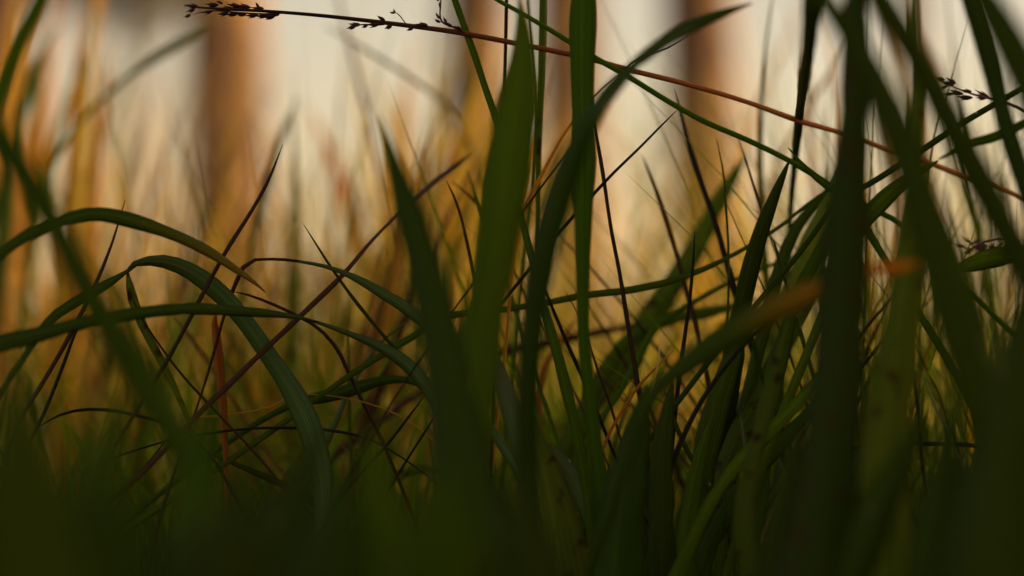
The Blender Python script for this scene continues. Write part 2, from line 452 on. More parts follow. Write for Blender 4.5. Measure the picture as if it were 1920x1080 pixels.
# ---- large, near, soft dark blades
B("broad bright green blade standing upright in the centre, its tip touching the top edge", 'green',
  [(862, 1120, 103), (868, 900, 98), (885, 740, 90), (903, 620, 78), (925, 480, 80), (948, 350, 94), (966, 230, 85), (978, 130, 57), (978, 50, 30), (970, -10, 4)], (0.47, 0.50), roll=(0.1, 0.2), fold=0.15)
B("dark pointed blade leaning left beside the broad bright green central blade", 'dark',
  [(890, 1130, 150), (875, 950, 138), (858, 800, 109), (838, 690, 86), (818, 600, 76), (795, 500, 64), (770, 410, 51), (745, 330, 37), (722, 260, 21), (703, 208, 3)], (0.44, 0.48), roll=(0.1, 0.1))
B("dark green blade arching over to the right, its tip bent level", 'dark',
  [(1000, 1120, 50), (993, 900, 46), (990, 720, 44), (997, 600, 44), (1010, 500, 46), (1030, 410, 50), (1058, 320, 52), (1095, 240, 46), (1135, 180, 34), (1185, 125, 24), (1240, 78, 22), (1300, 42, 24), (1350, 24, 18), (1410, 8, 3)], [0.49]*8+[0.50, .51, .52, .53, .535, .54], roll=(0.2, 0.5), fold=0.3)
B("thickest near-black blade with brown blotches standing upright at right", 'mottled',
  [(1530, 1130, 150), (1545, 950, 129), (1562, 780, 109), (1574, 620, 97), (1583, 480, 87), (1592, 350, 83), (1600, 220, 71), (1603, 100, 51), (1602, -20, 41), (1600, -160, 4)], (0.44, 0.47), roll=(0.1, 0.15), fold=0.3)
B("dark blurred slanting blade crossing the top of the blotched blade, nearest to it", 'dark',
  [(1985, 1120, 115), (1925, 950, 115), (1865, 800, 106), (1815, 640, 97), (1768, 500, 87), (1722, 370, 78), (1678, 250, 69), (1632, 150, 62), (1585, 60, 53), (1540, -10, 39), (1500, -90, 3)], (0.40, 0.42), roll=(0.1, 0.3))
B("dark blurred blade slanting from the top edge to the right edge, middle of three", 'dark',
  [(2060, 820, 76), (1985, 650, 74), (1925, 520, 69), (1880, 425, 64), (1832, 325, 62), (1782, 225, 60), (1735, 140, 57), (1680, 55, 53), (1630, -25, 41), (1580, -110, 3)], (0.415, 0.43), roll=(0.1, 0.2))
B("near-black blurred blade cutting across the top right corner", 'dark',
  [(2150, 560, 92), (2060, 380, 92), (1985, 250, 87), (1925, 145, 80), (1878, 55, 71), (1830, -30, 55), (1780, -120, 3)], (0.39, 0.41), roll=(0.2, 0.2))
B("straight dark green blade descending from the top right towards the seed head at the right", 'dark',
  [(2070, 760, 36), (1990, 560, 36), (1935, 400, 35), (1905, 310, 34), (1880, 225, 34), (1858, 140, 33), (1835, 60, 30), (1808, -30, 22), (1790, -100, 3)], (0.51, 0.53), roll=(0.1, 0.1))
B("wide mid-green blade rising blurred between the blotched blade and the right-hand slanting blade", 'olive',
  [(1635, 1130, 121), (1652, 950, 109), (1668, 800, 92), (1685, 660, 74), (1697, 520, 57), (1706, 400, 48), (1714, 270, 28), (1718, 130, 23), (1716, 0, 16), (1712, -90, 3)], (0.49, 0.52), roll=(0.1, 0.2))
B("flat green strap blade running straight up to the top edge right of the centre", 'green',
  [(1140, 1130, 46), (1128, 950, 42), (1116, 850, 30), (1107, 740, 27), (1099, 640, 24), (1094, 540, 24), (1090, 450, 30), (1088, 350, 40), (1090, 240, 47), (1092, 120, 48), (1094, 0, 49), (1096, -160, 30), (1100, -260, 3)], (0.555, 0.575), roll=(0.05, 0.15), fold=0.2)
B("dull green blade leaning right with its blurred end turned orange", 'orangetip',
  [(1180, 860, 20), (1225, 735, 30), (1290, 678, 46), (1360, 630, 52), (1430, 588, 48), (1500, 555, 38), (1560, 532, 30), (1620, 512, 26), (1680, 502, 22), (1730, 495, 4)], [0.50, .49, .485, .48, .475, .47, .468, .465, .46, .46], roll=(0.1, 0.2))
B("dark blurred blade crossing the left edge and running down to the right", 'dark',
  [(430, 1110, 53), (380, 940, 55), (318, 800, 57), (240, 670, 57), (168, 550, 55), (108, 430, 53), (55, 345, 51), (0, 265, 51), (-60, 190, 41), (-130, 110, 3)], (0.405, 0.43), roll=(0.1, 0.3))
B("bright green blurred blade curving up across the top left corner", 'green',
  [(-60, 420, 26), (-25, 270, 27), (5, 165, 28), (35, 85, 28), (62, 30, 26), (85, -20, 20), (110, -80, 3)], (0.49, 0.50), roll=(0.1, 0.2))

# ---- broad near blur filling the bottom
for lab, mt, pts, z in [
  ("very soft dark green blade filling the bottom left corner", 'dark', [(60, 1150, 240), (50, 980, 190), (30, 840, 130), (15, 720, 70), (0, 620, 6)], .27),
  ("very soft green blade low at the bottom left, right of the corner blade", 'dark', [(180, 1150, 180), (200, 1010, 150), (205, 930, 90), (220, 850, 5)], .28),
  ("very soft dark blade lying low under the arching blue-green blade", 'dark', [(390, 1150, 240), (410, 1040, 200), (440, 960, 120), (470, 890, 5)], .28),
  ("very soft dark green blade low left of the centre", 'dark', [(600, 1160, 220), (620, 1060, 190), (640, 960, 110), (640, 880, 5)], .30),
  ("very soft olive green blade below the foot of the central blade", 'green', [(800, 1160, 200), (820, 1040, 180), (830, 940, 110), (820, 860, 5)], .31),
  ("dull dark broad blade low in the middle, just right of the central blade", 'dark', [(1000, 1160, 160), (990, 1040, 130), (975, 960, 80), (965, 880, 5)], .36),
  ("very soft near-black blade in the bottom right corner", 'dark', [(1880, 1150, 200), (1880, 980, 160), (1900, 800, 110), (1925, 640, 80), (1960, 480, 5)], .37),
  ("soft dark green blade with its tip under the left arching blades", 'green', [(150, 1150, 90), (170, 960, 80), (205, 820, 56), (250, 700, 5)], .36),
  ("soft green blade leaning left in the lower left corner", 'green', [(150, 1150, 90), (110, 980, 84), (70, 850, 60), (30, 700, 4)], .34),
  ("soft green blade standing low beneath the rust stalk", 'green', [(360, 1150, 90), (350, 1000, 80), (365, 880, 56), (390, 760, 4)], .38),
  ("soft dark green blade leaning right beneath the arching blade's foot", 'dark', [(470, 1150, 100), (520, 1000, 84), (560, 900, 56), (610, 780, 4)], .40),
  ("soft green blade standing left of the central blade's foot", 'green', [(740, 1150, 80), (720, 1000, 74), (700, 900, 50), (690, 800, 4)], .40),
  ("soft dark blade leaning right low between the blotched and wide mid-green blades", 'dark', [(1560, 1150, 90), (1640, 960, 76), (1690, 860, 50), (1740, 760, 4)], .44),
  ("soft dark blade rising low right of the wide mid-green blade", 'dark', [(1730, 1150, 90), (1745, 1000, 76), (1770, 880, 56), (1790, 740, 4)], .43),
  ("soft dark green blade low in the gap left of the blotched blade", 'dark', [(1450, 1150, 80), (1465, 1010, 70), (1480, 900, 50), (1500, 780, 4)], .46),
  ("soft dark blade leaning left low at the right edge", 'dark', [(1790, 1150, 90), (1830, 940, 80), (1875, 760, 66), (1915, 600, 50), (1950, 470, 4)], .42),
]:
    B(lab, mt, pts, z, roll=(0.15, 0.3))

# ---- middle right greens
B("dark bluish green blade with a clean point under the long diagonal stem", 'dark',
  [(1330, 1000, 40), (1348, 860, 40), (1366, 720, 40), (1388, 600, 38), (1405, 520, 35), (1425, 445, 29), (1447, 380, 22), (1466, 330, 14), (1480, 296, 3)], (0.63, 0.59), roll=(0.1, 0.15))
B("broad yellow-green blade glowing behind the left edge of the blotched blade", 'lime',
  [(1330, 960, 36), (1385, 810, 50), (1430, 700, 58), (1475, 590, 62), (1515, 490, 62), (1545, 410, 48), (1565, 350, 26), (1580, 300, 4)], (0.64, 0.67), roll=(0.1, 0.5))
B("narrow green blade lying against the right side of the broad yellow-green blade", 'green',
  [(1430, 880, 34), (1455, 700, 30), (1490, 560, 26), (1530, 480, 24), (1570, 410, 20), (1600, 350, 4)], (0.60, 0.62), roll=(0.3, 0.3))
B("dark leaning blade between the bluish pointed blade and the broad yellow-green blade", 'dark',
  [(1410, 700, 24), (1440, 580, 26), (1462, 500, 26), (1492, 430, 22), (1525, 385, 16), (1560, 350, 4)], (0.62, 0.64), roll=(0.3, 0.3))
B("broad out-of-focus olive blade leaning right, crossed by two thin dark stems", 'olive',
  [(1050, 860, 40), (1120, 740, 44), (1190, 640, 46), (1245, 555, 46), (1292, 480, 44), (1332, 410, 36), (1368, 345, 24), (1400, 288, 3)], (0.70, 0.73), roll=(0.2, 0.3))
B("blurred green blade leaning right just under the broad olive one", 'green',
  [(1080, 800, 24), (1130, 700, 28), (1185, 630, 30), (1250, 600, 26), (1330, 585, 20), (1420, 560, 3)], (0.66, 0.69), roll=(0.2, 0.3))
B("long narrow green blade arching low from the centre up to the right", 'green',
  [(760, 640, 12), (830, 592, 14), (920, 580, 13), (1010, 570, 12), (1100, 555, 12), (1180, 545, 13), (1260, 525, 14), (1330, 498, 11), (1400, 462, 8), (1460, 425, 7), (1520, 378, 6), (1590, 330, 2)], (0.61, 0.625), roll=(0.3, 0.5))
B("second narrow green blade arching under the long low one at the right of centre", 'green',
  [(1180, 700, 14), (1230, 610, 14), (1290, 572, 12), (1370, 530, 9), (1440, 500, 7), (1520, 470, 2)], (0.64, 0.66), roll=(0.3, 0.3))
B("olive green blade leaning right through the lower right of the thicket", 'olive',
  [(1330, 1120, 40), (1350, 940, 42), (1385, 820, 44), (1430, 720, 42), (1480, 620, 34), (1530, 540, 24), (1590, 470, 4)], (0.60, 0.63), roll=(0.2, 0.4))
B("light green edged blade leaning right towards the foot of the blotched blade", 'green',
  [(1250, 1120, 30), (1310, 980, 28), (1370, 885, 28), (1430, 820, 26), (1480, 770, 24), (1525, 715, 18), (1570, 640, 3)], (0.565, 0.58), roll=(0.5, 0.3))
B("dark green blade under the light edged one at the foot of the blotched blade", 'dark',
  [(1290, 1120, 36), (1340, 1000, 36), (1400, 900, 34), (1460, 830, 28), (1520, 770, 18), (1580, 700, 3)], (0.59, 0.60), roll=(0.3, 0.3))
B("wide green blade standing in the lower right with its edges catching light", 'green',
  [(1285, 1130, 60), (1300, 960, 56), (1325, 820, 50), (1355, 720, 40), (1385, 640, 28), (1420, 570, 3)], (0.60, 0.61), roll=(0.1, 0.3))
B("tall olive blade rising in the lower right between the wide green and bluish blades", 'olive',
  [(1405, 1130, 44), (1400, 960, 42), (1420, 820, 34), (1450, 700, 26), (1480, 600, 3)], (0.53, 0.55), roll=(0.1, 0.3))

# ---- lower middle upright broad blades
B("broad dull olive blade standing at the bottom just right of the centre", 'olive',
  [(1075, 1150, 100), (1056, 1040, 86), (1035, 950, 70), (1015, 870, 48), (1000, 800, 26), (990, 745, 3)], (0.54, 0.56), roll=(0.1, 0.2))
B("dark broad blade low in the middle with a rounded shoulder", 'dark',
  [(1150, 1150, 100), (1160, 1000, 96), (1178, 900, 84), (1192, 820, 60), (1204, 760, 26), (1212, 720, 3)], (0.53, 0.545), roll=(0.1, 0.2))
B("grey-green short blade leaning left behind the central blade", 'teal',
  [(1040, 980, 40), (1000, 900, 44), (970, 820, 42), (950, 750, 36), (935, 690, 24), (925, 640, 3)], (0.56, 0.57), roll=(0.2, 0.3))
B("dark grey-green short blade leaning right of the arching dark blade", 'teal',
  [(1140, 1060, 34), (1110, 960, 40), (1070, 890, 40), (1035, 850, 30), (1010, 830, 3)], (0.59, 0.60), roll=(0.4, 0.3))
B("dark olive blade standing low between two thin crossing stems", 'dark',
  [(1240, 1150, 56), (1238, 1000, 54), (1240, 900, 50), (1246, 820, 40), (1254, 760, 22), (1262, 715, 3)], (0.57, 0.58), roll=(0.1, 0.3))
B("green blade rising low with a sharp bright edge in the lower right half", 'green',
  [(1280, 1150, 40), (1282, 1040, 40), (1296, 940, 34), (1312, 860, 26), (1330, 790, 3)], (0.585, 0.59), roll=(0.4, 0.5))
B("green blade standing just left of the flat strap blade and bending left at the top", 'green',
  [(1118, 1060, 26), (1098, 940, 24), (1080, 830, 22), (1062, 740, 20), (1045, 655, 18), (1025, 580, 17), (1005, 500, 15), (985, 430, 13), (965, 360, 13), (945, 290, 13), (926, 225, 13), (906, 165, 13), (888, 105, 13), (868, 45, 12), (848, -15, 11), (820, -90, 2)], (0.585, 0.605), roll=(0.2, 0.2), fold=0.5)
B("thin upright green stem just right of the central blade's tip", 'olive',
  [(1000, 640, 12), (1006, 520, 9), (1010, 360, 10), (1012, 240, 12), (1015, 120, 15), (1017, 0, 15), (1018, -120, 8), (1020, -220, 2)], (0.62, 0.63), style='stem')
B("second thin green stem crossing behind the tip of the central blade", 'green',
  [(955, 760, 9), (975, 560, 9), (996, 360, 9), (1002, 200, 8), (992, 60, 7), (985, -40, 6), (980, -120, 2)], (0.66, 0.67), style='stem')
B("thin dark stem standing upright just left of the central blade's tip", 'black',
  [(930, 620, 7), (938, 400, 7), (944, 220, 7), (948, 110, 7), (951, 0, 7), (953, -100, 2)], (0.612, 0.615), style='stem')

# ---- long stems crossing the top
B("long thin green stem falling from the top centre to the right across the red stalk", 'green',
  [(1790, 520, 11), (1690, 420, 11), (1620, 384, 11), (1550, 345, 11), (1480, 303, 11), (1400, 262, 11), (1320, 226, 11), (1250, 187, 11), (1180, 145, 11), (1110, 106, 11), (1040, 62, 10), (980, 26, 9), (920, -8, 8), (850, -60, 2)], (0.615, 0.595), style='stem')
B("short green blade splitting off the long thin green stem before the blotched blade", 'green',
  [(1640, 460, 14), (1590, 375, 15), (1550, 345, 14), (1520, 320, 10), (1492, 290, 5), (1480, 275, 2)], (0.60, 0.61))
B("thin dark green stem rising to the right edge beneath the right-hand seed head", 'dark',
  [(1500, 470, 11), (1570, 380, 11), (1640, 340, 12), (1730, 282, 13), (1800, 234, 13), (1860, 198, 12), (1905, 172, 12), (1980, 130, 3)], (0.60, 0.61), style='stem')
B("slender dark blade hanging from the top edge left of the blotched blade", 'dark',
  [(1462, 760, 7), (1470, 600, 9), (1478, 460, 11), (1487, 340, 13), (1497, 230, 16), (1507, 150, 22), (1516, 80, 30), (1522, 0, 34), (1526, -100, 20), (1530, -160, 2)], [.68, .68, .67, .66, .62, .56, .52, .50, .50, .50], roll=(0.1, 0.1), wav=0, steady=True)

# ---- arching blades at left
B("sharp blue-green blade arching over a fold and falling to the right, in focus at left", 'teal',
  [(612, 1090, 34), (604, 980, 36), (596, 880, 38), (574, 800, 40), (545, 735, 39), (508, 675, 38), (465, 610, 38), (425, 562, 36), (385, 528, 34), (345, 504, 30), (305, 492, 24), (270, 492, 16), (245, 500, 10), (234, 514, 6)], (0.592, 0.602), roll=(0.15, 0.6), fold=0.22)
B("narrow dark blade hanging down from the fold of the blue-green arching blade", 'olive',
  [(430, 1010, 6), (395, 880, 8), (360, 800, 10), (325, 725, 12), (290, 660, 13), (262, 605, 16), (246, 560, 18), (240, 530, 13), (237, 508, 4)], (0.60, 0.603), roll=(0.2, 0.3))
B("green blurred blade running left from the fold of the blue-green blade", 'dark',
  [(40, 680, 14), (95, 600, 16), (140, 568, 18), (180, 545, 18), (215, 524, 14), (245, 504, 4)], (0.57, 0.60), roll=(0.2, 0.2))
B("green blade arching at left edge, its falling end yellow and sharp", 'greentip',
  [(-60, 560, 20), (0, 475, 20), (55, 438, 23), (115, 414, 27), (175, 402, 28), (235, 410, 27), (300, 428, 25), (355, 450, 22), (400, 475, 19), (435, 500, 13), (470, 524, 9), (498, 548, 2)], (0.545, 0.60), roll=(0.2, 0.5), fold=0.3)
B("long dark green blade lying nearly level from the left edge towards the centre", 'dark',
  [(-60, 672, 30), (0, 646, 29), (60, 630, 30), (125, 610, 28), (200, 594, 26), (280, 584, 23), (360, 578, 24), (440, 581, 20), (510, 586, 14), (560, 594, 7), (600, 604, 2)], (0.535, 0.598), roll=(0.2, 0.4))
B("pale edged green blade falling right from the end of the level dark blade", 'teal',
  [(838, 830, 14), (815, 760, 20), (790, 715, 24), (755, 678, 24), (715, 652, 18), (670, 632, 12), (625, 615, 8), (580, 600, 6), (545, 590, 2)], (0.59, 0.602), roll=(0.2, 0.5))
B("thin blade with a kinked brown end and a green falling half left of centre", 'teal',
  [(870, 720, 18), (835, 660, 18), (800, 612, 20), (760, 580, 22), (720, 556, 20), (680, 532, 16), (640, 512, 10), (600, 498, 7), (560, 490, 6), (520, 485, 5), (480, 487, 2)], (0.59, 0.602), roll=(0.2, 0.3))
B("short brown thin blade bent over at the kink above the rust stalk", 'brown',
  [(405, 640, 5), (420, 590, 6), (432, 555, 7), (446, 522, 8), (458, 499, 8), (474, 489, 7), (500, 487, 6), (545, 489, 5), (590, 496, 2)], (0.60, 0.60), roll=(0.2, 0.3))
B("rust orange flattened stalk standing under the level dark blade", 'rust',
  [(420, 1010, 7), (421, 930, 8), (419, 850, 9), (416, 790, 13), (413, 730, 17), (409, 670, 19), (405, 620, 16), (402, 594, 10), (406, 578, 3)], (0.605, 0.60), roll=(0.3, 0.5), fold=0.6)
B("thin red-brown fibre falling from the arching blade's fold to the bottom", 'brown',
  [(610, 985, 5), (545, 925, 5), (495, 868, 5), (445, 815, 5), (395, 762, 5), (340, 700, 5), (295, 640, 4), (262, 590, 4), (240, 540, 1)], (0.60, 0.602), style='stem')

# ---- thin dark stems, left
B("short thin dark blade leaning right with its tip over the left arching blade", 'brown',
  [(10, 860, 7), (45, 775, 7), (80, 720, 8), (122, 650, 8), (160, 575, 8), (190, 505, 7), (212, 445, 5), (234, 374, 1)], (0.60, 0.60))
B("short thin dark blade parallel to and right of the first one at far left", 'black',
  [(40, 850, 6), (70, 795, 6), (98, 735, 7), (122, 678, 7), (145, 620, 5), (163, 588, 2)], (0.595, 0.60))
B("thin dark blade making a low arch over the dark lower left", 'black',
  [(440, 930, 6), (405, 865, 6), (365, 822, 6), (320, 796, 7), (265, 780, 7), (205, 769, 7), (150, 769, 6), (105, 782, 5), (66, 806, 1)], (0.60, 0.598), style='stem')
B("long thin dark purple blade leaning right, sharpest at its tip against the orange tree", 'plum',
  [(150, 990, 6), (185, 910, 6), (232, 815, 7), (285, 718, 8), (338, 628, 8), (388, 540, 8), (432, 458, 8), (470, 395, 7), (503, 335, 6), (530, 272, 1)], (0.585, 0.60))
B("long dark diagonal stem rising to the right with a blurred tip near the centre", 'brown',
  [(130, 1010, 9), (200, 945, 9), (280, 870, 10), (350, 800, 10), (430, 725, 11), (510, 642, 11), (580, 572, 10), (640, 515, 8), (700, 448, 7), (762, 388, 7), (815, 342, 10), (850, 314, 11), (885, 286, 2)], [.57, .575, .58, .585, .59, .595, .60, .605, .615, .63, .645, .655, .66])
B("thin dark green blade falling right from the pale gap left of the dark pointed blade", 'dark',
  [(870, 850, 5), (822, 772, 6), (780, 710, 7), (733, 648, 8), (690, 596, 7), (650, 545, 6), (608, 485, 5), (568, 420, 1)], (0.60, 0.60))
B("thin dark brown stem curving down from the end of the level dark blade", 'brown',
  [(770, 960, 7), (742, 890, 8), (712, 815, 8), (680, 750, 8), (655, 700, 8), (632, 655, 8), (595, 615, 7), (552, 590, 7), (510, 570, 6), (470, 554, 5), (438, 546, 1)], (0.62, 0.60), style='stem')
B("short sharp dark stem leaning right low, left of the central blade's foot", 'black',
  [(610, 980, 5), (655, 912, 6), (690, 872, 6), (730, 828, 6), (768, 780, 5), (800, 738, 1)], (0.60, 0.60), style='stem')
B("dark green leaf lying level low between the arching blue-green blade and the central blade", 'dark',
  [(520, 770, 12), (570, 748, 18), (620, 738, 24), (670, 724, 27), (715, 712, 22), (760, 712, 14), (790, 728, 7), (815, 765, 2)], (0.62, 0.62), roll=(0.3, 0.3))
B("thin green upright stem beside the low level leaf", 'dark',
  [(664, 1040, 6), (661, 960, 6), (657, 860, 7), (655, 760, 6), (654, 680, 5), (655, 600, 2)], (0.63, 0.64), style='stem')
B("bluish thin blade leaning right behind the arching blade's foot", 'teal',
  [(560, 930, 10), (600, 850, 12), (630, 790, 12), (655, 730, 9), (690, 670, 7), (725, 630, 5), (765, 600, 2)], (0.615, 0.625))
B("soft green blade curving through the lower middle left under the short sharp stem", 'olive',
  [(650, 1080, 26), (680, 980, 30), (702, 925, 30), (740, 892, 26), (785, 876, 18), (840, 880, 3)], (0.66, 0.66))
B("thin green blade running right and down in the dark lower left", 'dark',
  [(660, 1010, 12), (600, 952, 16), (550, 918, 16), (490, 892, 13), (435, 868, 8), (390, 850, 2)], (0.62, 0.62))
B("fine dark level fibre crossing the rust stalk", 'black',
  [(700, 828, 4), (640, 810, 6), (590, 804, 6), (530, 802, 6), (470, 804, 5), (400, 811, 5), (330, 822, 4), (260, 842, 4), (190, 868, 3), (130, 890, 1)], (0.605, 0.60), style='stem')
B("fine yellowish fibre just above the dark level fibre", 'ochre',
  [(560, 740, 3), (510, 763, 4), (450, 776, 4), (390, 782, 4), (320, 784, 1)], (0.61, 0.61), style='stem')
B("fine dark green fibre hanging from the low arch at lower left", 'dark',
  [(120, 1060, 4), (170, 1000, 5), (215, 950, 5), (260, 890, 5), (300, 840, 4), (340, 790, 1)], (0.59, 0.60), style='stem')
B("thin faint brown stem curving out of the dark lower left corner", 'brown',
  [(30, 1060, 6), (22, 1000, 6), (8, 950, 5), (-20, 900, 2)], (0.6, 0.6), style='stem')

# ---- thin dark stems, middle and right
B("sharp thin black stem rising right behind the arching dark blade", 'black',
  [(900, 640, 5), (940, 572, 6), (985, 515, 7), (1030, 458, 7), (1070, 412, 7), (1105, 374, 7), (1150, 326, 6), (1200, 276, 5), (1240, 234, 4), (1268, 206, 1)], (0.60, 0.60), style='stem')
B("orange-brown thin stem arching behind the curved dark blade", 'orange',
  [(940, 720, 6), (950, 620, 7), (957, 530, 7), (968, 450, 8), (985, 388, 8), (1010, 340, 8), (1032, 296, 7), (1055, 255, 6), (1090, 208, 5), (1130, 165, 4), (1175, 128, 1)], (0.612, 0.605), style='stem')
B("slender purple-brown stem hanging down right of the flat strap blade", 'plum',
  [(1215, 860, 8), (1200, 760, 9), (1188, 690, 9), (1176, 610, 9), (1162, 510, 8), (1147, 430, 8), (1132, 335, 7), (1118, 255, 6), (1104, 180, 5), (1086, 118, 1)], (0.60, 0.61))
B("slender brown blade with a blurred tip in the pale gap right of centre", 'brown',
  [(1330, 760, 9), (1306, 620, 9), (1290, 550, 9), (1272, 485, 9), (1252, 420, 9), (1232, 362, 8), (1216, 320, 6), (1204, 290, 1)], (0.63, 0.655))
B("tall dark blade leaning left across the broad olive blade, thickest of the thin ones", 'black',
  [(1440, 760, 10), (1404, 640, 11), (1380, 560, 12), (1358, 480, 12), (1338, 410, 12), (1312, 335, 11), (1292, 275, 9), (1276, 215, 7), (1262, 165, 1)], (0.625, 0.645))
B("fine green fibre standing upright right of the tall dark leaning blade", 'olive',
  [(1350, 760, 5), (1358, 660, 5), (1365, 560, 5), (1366, 470, 5), (1362, 390, 5), (1356, 320, 4), (1344, 262, 1)], (0.61, 0.62), style='stem')
B("fine brown fibre left of the bluish pointed blade", 'brown',
  [(1480, 560, 4), (1450, 460, 4), (1428, 400, 5), (1412, 345, 5), (1398, 300, 4), (1384, 256, 1)], (0.625, 0.63), style='stem')
B("short black stem standing upright between the olive and bluish blades", 'black',
  [(1250, 930, 7), (1262, 820, 8), (1274, 725, 8), (1284, 640, 8), (1292, 565, 7), (1297, 500, 6), (1301, 432, 1)], (0.60, 0.60))
B("thin dark stem behind the bluish pointed blade running down to the right", 'dark',
  [(1560, 800, 7), (1525, 700, 8), (1498, 610, 8), (1478, 545, 7), (1462, 490, 7), (1450, 450, 2)], (0.60, 0.61), style='stem')
B("thin dark stem bending in the lower right and climbing to the right", 'black',
  [(1205, 1120, 13), (1220, 1020, 13), (1245, 930, 13), (1272, 840, 12), (1310, 760, 10), (1355, 694, 9), (1400, 642, 8), (1440, 605, 6), (1485, 570, 2)], (0.575, 0.585), style='stem')
B("dark green thin blade leaning left in the lower right tangle", 'dark',
  [(1385, 1050, 6), (1350, 960, 8), (1315, 900, 9), (1282, 835, 9), (1262, 785, 8), (1246, 732, 2)], (0.595, 0.60))
B("thin dark green blade leaning left under the orange-ended blade", 'dark',
  [(1500, 880, 7), (1468, 800, 8), (1440, 735, 8), (1422, 675, 8), (1408, 620, 7), (1395, 570, 2)], (0.60, 0.60))
B("thin dark blade with a pale edge leaning left of the flat strap blade", 'black',
  [(1185, 925, 5), (1150, 848, 6), (1118, 770, 7), (1092, 710, 7), (1068, 655, 7), (1045, 598, 6), (1022, 540, 5), (1000, 490, 1)], (0.60, 0.60))
B("fine brown fibre curving just right of the flat strap blade's foot", 'brown',
  [(1172, 860, 4), (1155, 800, 5), (1138, 745, 6), (1120, 695, 5), (1105, 645, 4), (1085, 590, 3), (1060, 545, 1)], (0.605, 0.61), style='stem')
B("reddish stem crossing low to the right of the flat strap blade", 'rust',
  [(1125, 860, 5), (1142, 815, 6), (1165, 775, 6), (1195, 728, 6), (1230, 690, 4), (1265, 655, 1)], (0.60, 0.60), style='stem')
B("fine pale fibre standing near the foot of the purple-brown stem", 'straw',
  [(1195, 800, 3), (1215, 750, 3), (1230, 705, 3), (1237, 665, 3), (1238, 640, 1)], (0.59, 0.59), style='stem')
B("grey thin stem hanging straight in the lower right", 'grey',
  [(1418, 1130, 6), (1410, 1000, 6), (1404, 900, 5), (1396, 830, 5), (1388, 770, 1)], (0.57, 0.58), style='stem')
B("fine grey stem just left of the blotched blade's foot", 'grey',
  [(1495, 1010, 4), (1482, 950, 5), (1472, 900, 5), (1462, 865, 1)], (0.57, 0.57), style='stem')
B("pale thin blade leaning left just right of the blotched blade's foot", 'grey',
  [(1635, 1020, 4), (1612, 955, 6), (1595, 905, 6), (1582, 860, 5), (1572, 825, 1)], (0.55, 0.55))
B("pale fine stem leaning left in the dark gap at lower right", 'grey',
  [(1850, 980, 4), (1820, 905, 5), (1790, 840, 5), (1762, 780, 4), (1738, 725, 3), (1728, 695, 1)], (0.57, 0.57), style='stem')
B("thin black stem standing in the dark gap at lower right", 'black',
  [(1768, 1050, 6), (1745, 970, 7), (1732, 900, 7), (1724, 800, 7), (1717, 720, 6), (1712, 660, 1)], (0.575, 0.58), style='stem')
B("thin dark level stem crossing the dark gap at lower right", 'black',
  [(1960, 870, 8), (1840, 837, 9), (1740, 832, 9), (1660, 834, 9), (1580, 842, 8), (1520, 850, 2)], (0.60, 0.60), style='stem')
B("dark thin stem rising right through the gap beside the blotched blade", 'black',
  [(1540, 800, 7), (1595, 712, 8), (1640, 660, 7), (1680, 610, 6), (1715, 560, 1)], (0.615, 0.62), style='stem')
B("second dark thin stem beside the blotched blade, above the first", 'brown',
  [(1560, 720, 6), (1605, 640, 7), (1645, 590, 6), (1690, 545, 5), (1740, 510, 1)], (0.62, 0.63), style='stem')
B("green folded blade showing a bright edge above the orange blade end", 'green',
  [(1580, 500, 20), (1612, 420, 28), (1640, 384, 34), (1675, 352, 30), (1715, 325, 20), (1760, 300, 3)], (0.60, 0.61), roll=(0.5, 0.2), fold=0.5)
B("dark green blade pointing left under the seed tangle near the right edge", 'green',
  [(2010, 520, 34), (1950, 480, 36), (1900, 478, 36), (1855, 486, 34), (1815, 498, 26), (1770, 512, 3)], (0.60, 0.60))
B("blurred green blade pointing down-left behind the right-hand slanting blades", 'green',
  [(1980, 200, 14), (1920, 232, 16), (1870, 255, 18), (1820, 270, 14), (1760, 300, 3)], (0.63, 0.64))
B("pale fine stem slanting down behind the seed tangle at right", 'ochre',
  [(1620, 620, 6), (1660, 540, 6), (1690, 470, 6), (1715, 400, 5), (1740, 330, 2)], (0.64, 0.65), style='stem')
B("brown horizontal blurred blade crossing behind the central and strap blades", 'brown',
  [(860, 690, 14), (930, 662, 16), (1010, 645, 18), (1090, 628, 17), (1160, 616, 14), (1240, 606, 8), (1290, 600, 2)], (0.70, 0.71))
B("thin dark blade leaning left in the glow left of the central blade", 'brown',
  [(925, 660, 6), (905, 590, 7), (893, 535, 7), (880, 475, 7), (866, 415, 6), (852, 372, 5), (836, 338, 1)], (0.612, 0.618))
B("slender green blade leaning left against the central blade's left edge", 'green',
  [(945, 520, 8), (925, 455, 9), (908, 410, 10), (892, 368, 8), (874, 318, 1)], (0.64, 0.65))
B("fine brown fibre joining the thin dark and green blades left of the central blade", 'brown',
  [(935, 450, 5), (912, 402, 6), (880, 368, 6), (846, 340, 1)], (0.645, 0.65), style='stem')
B("fine twig tip curling off the arched dark blade near the top", 'black',
  [(1130, 190, 4), (1170, 132, 4), (1205, 106, 4), (1240, 96, 4), (1268, 82, 3), (1292, 66, 1)], (0.60, 0.61), style='stem')

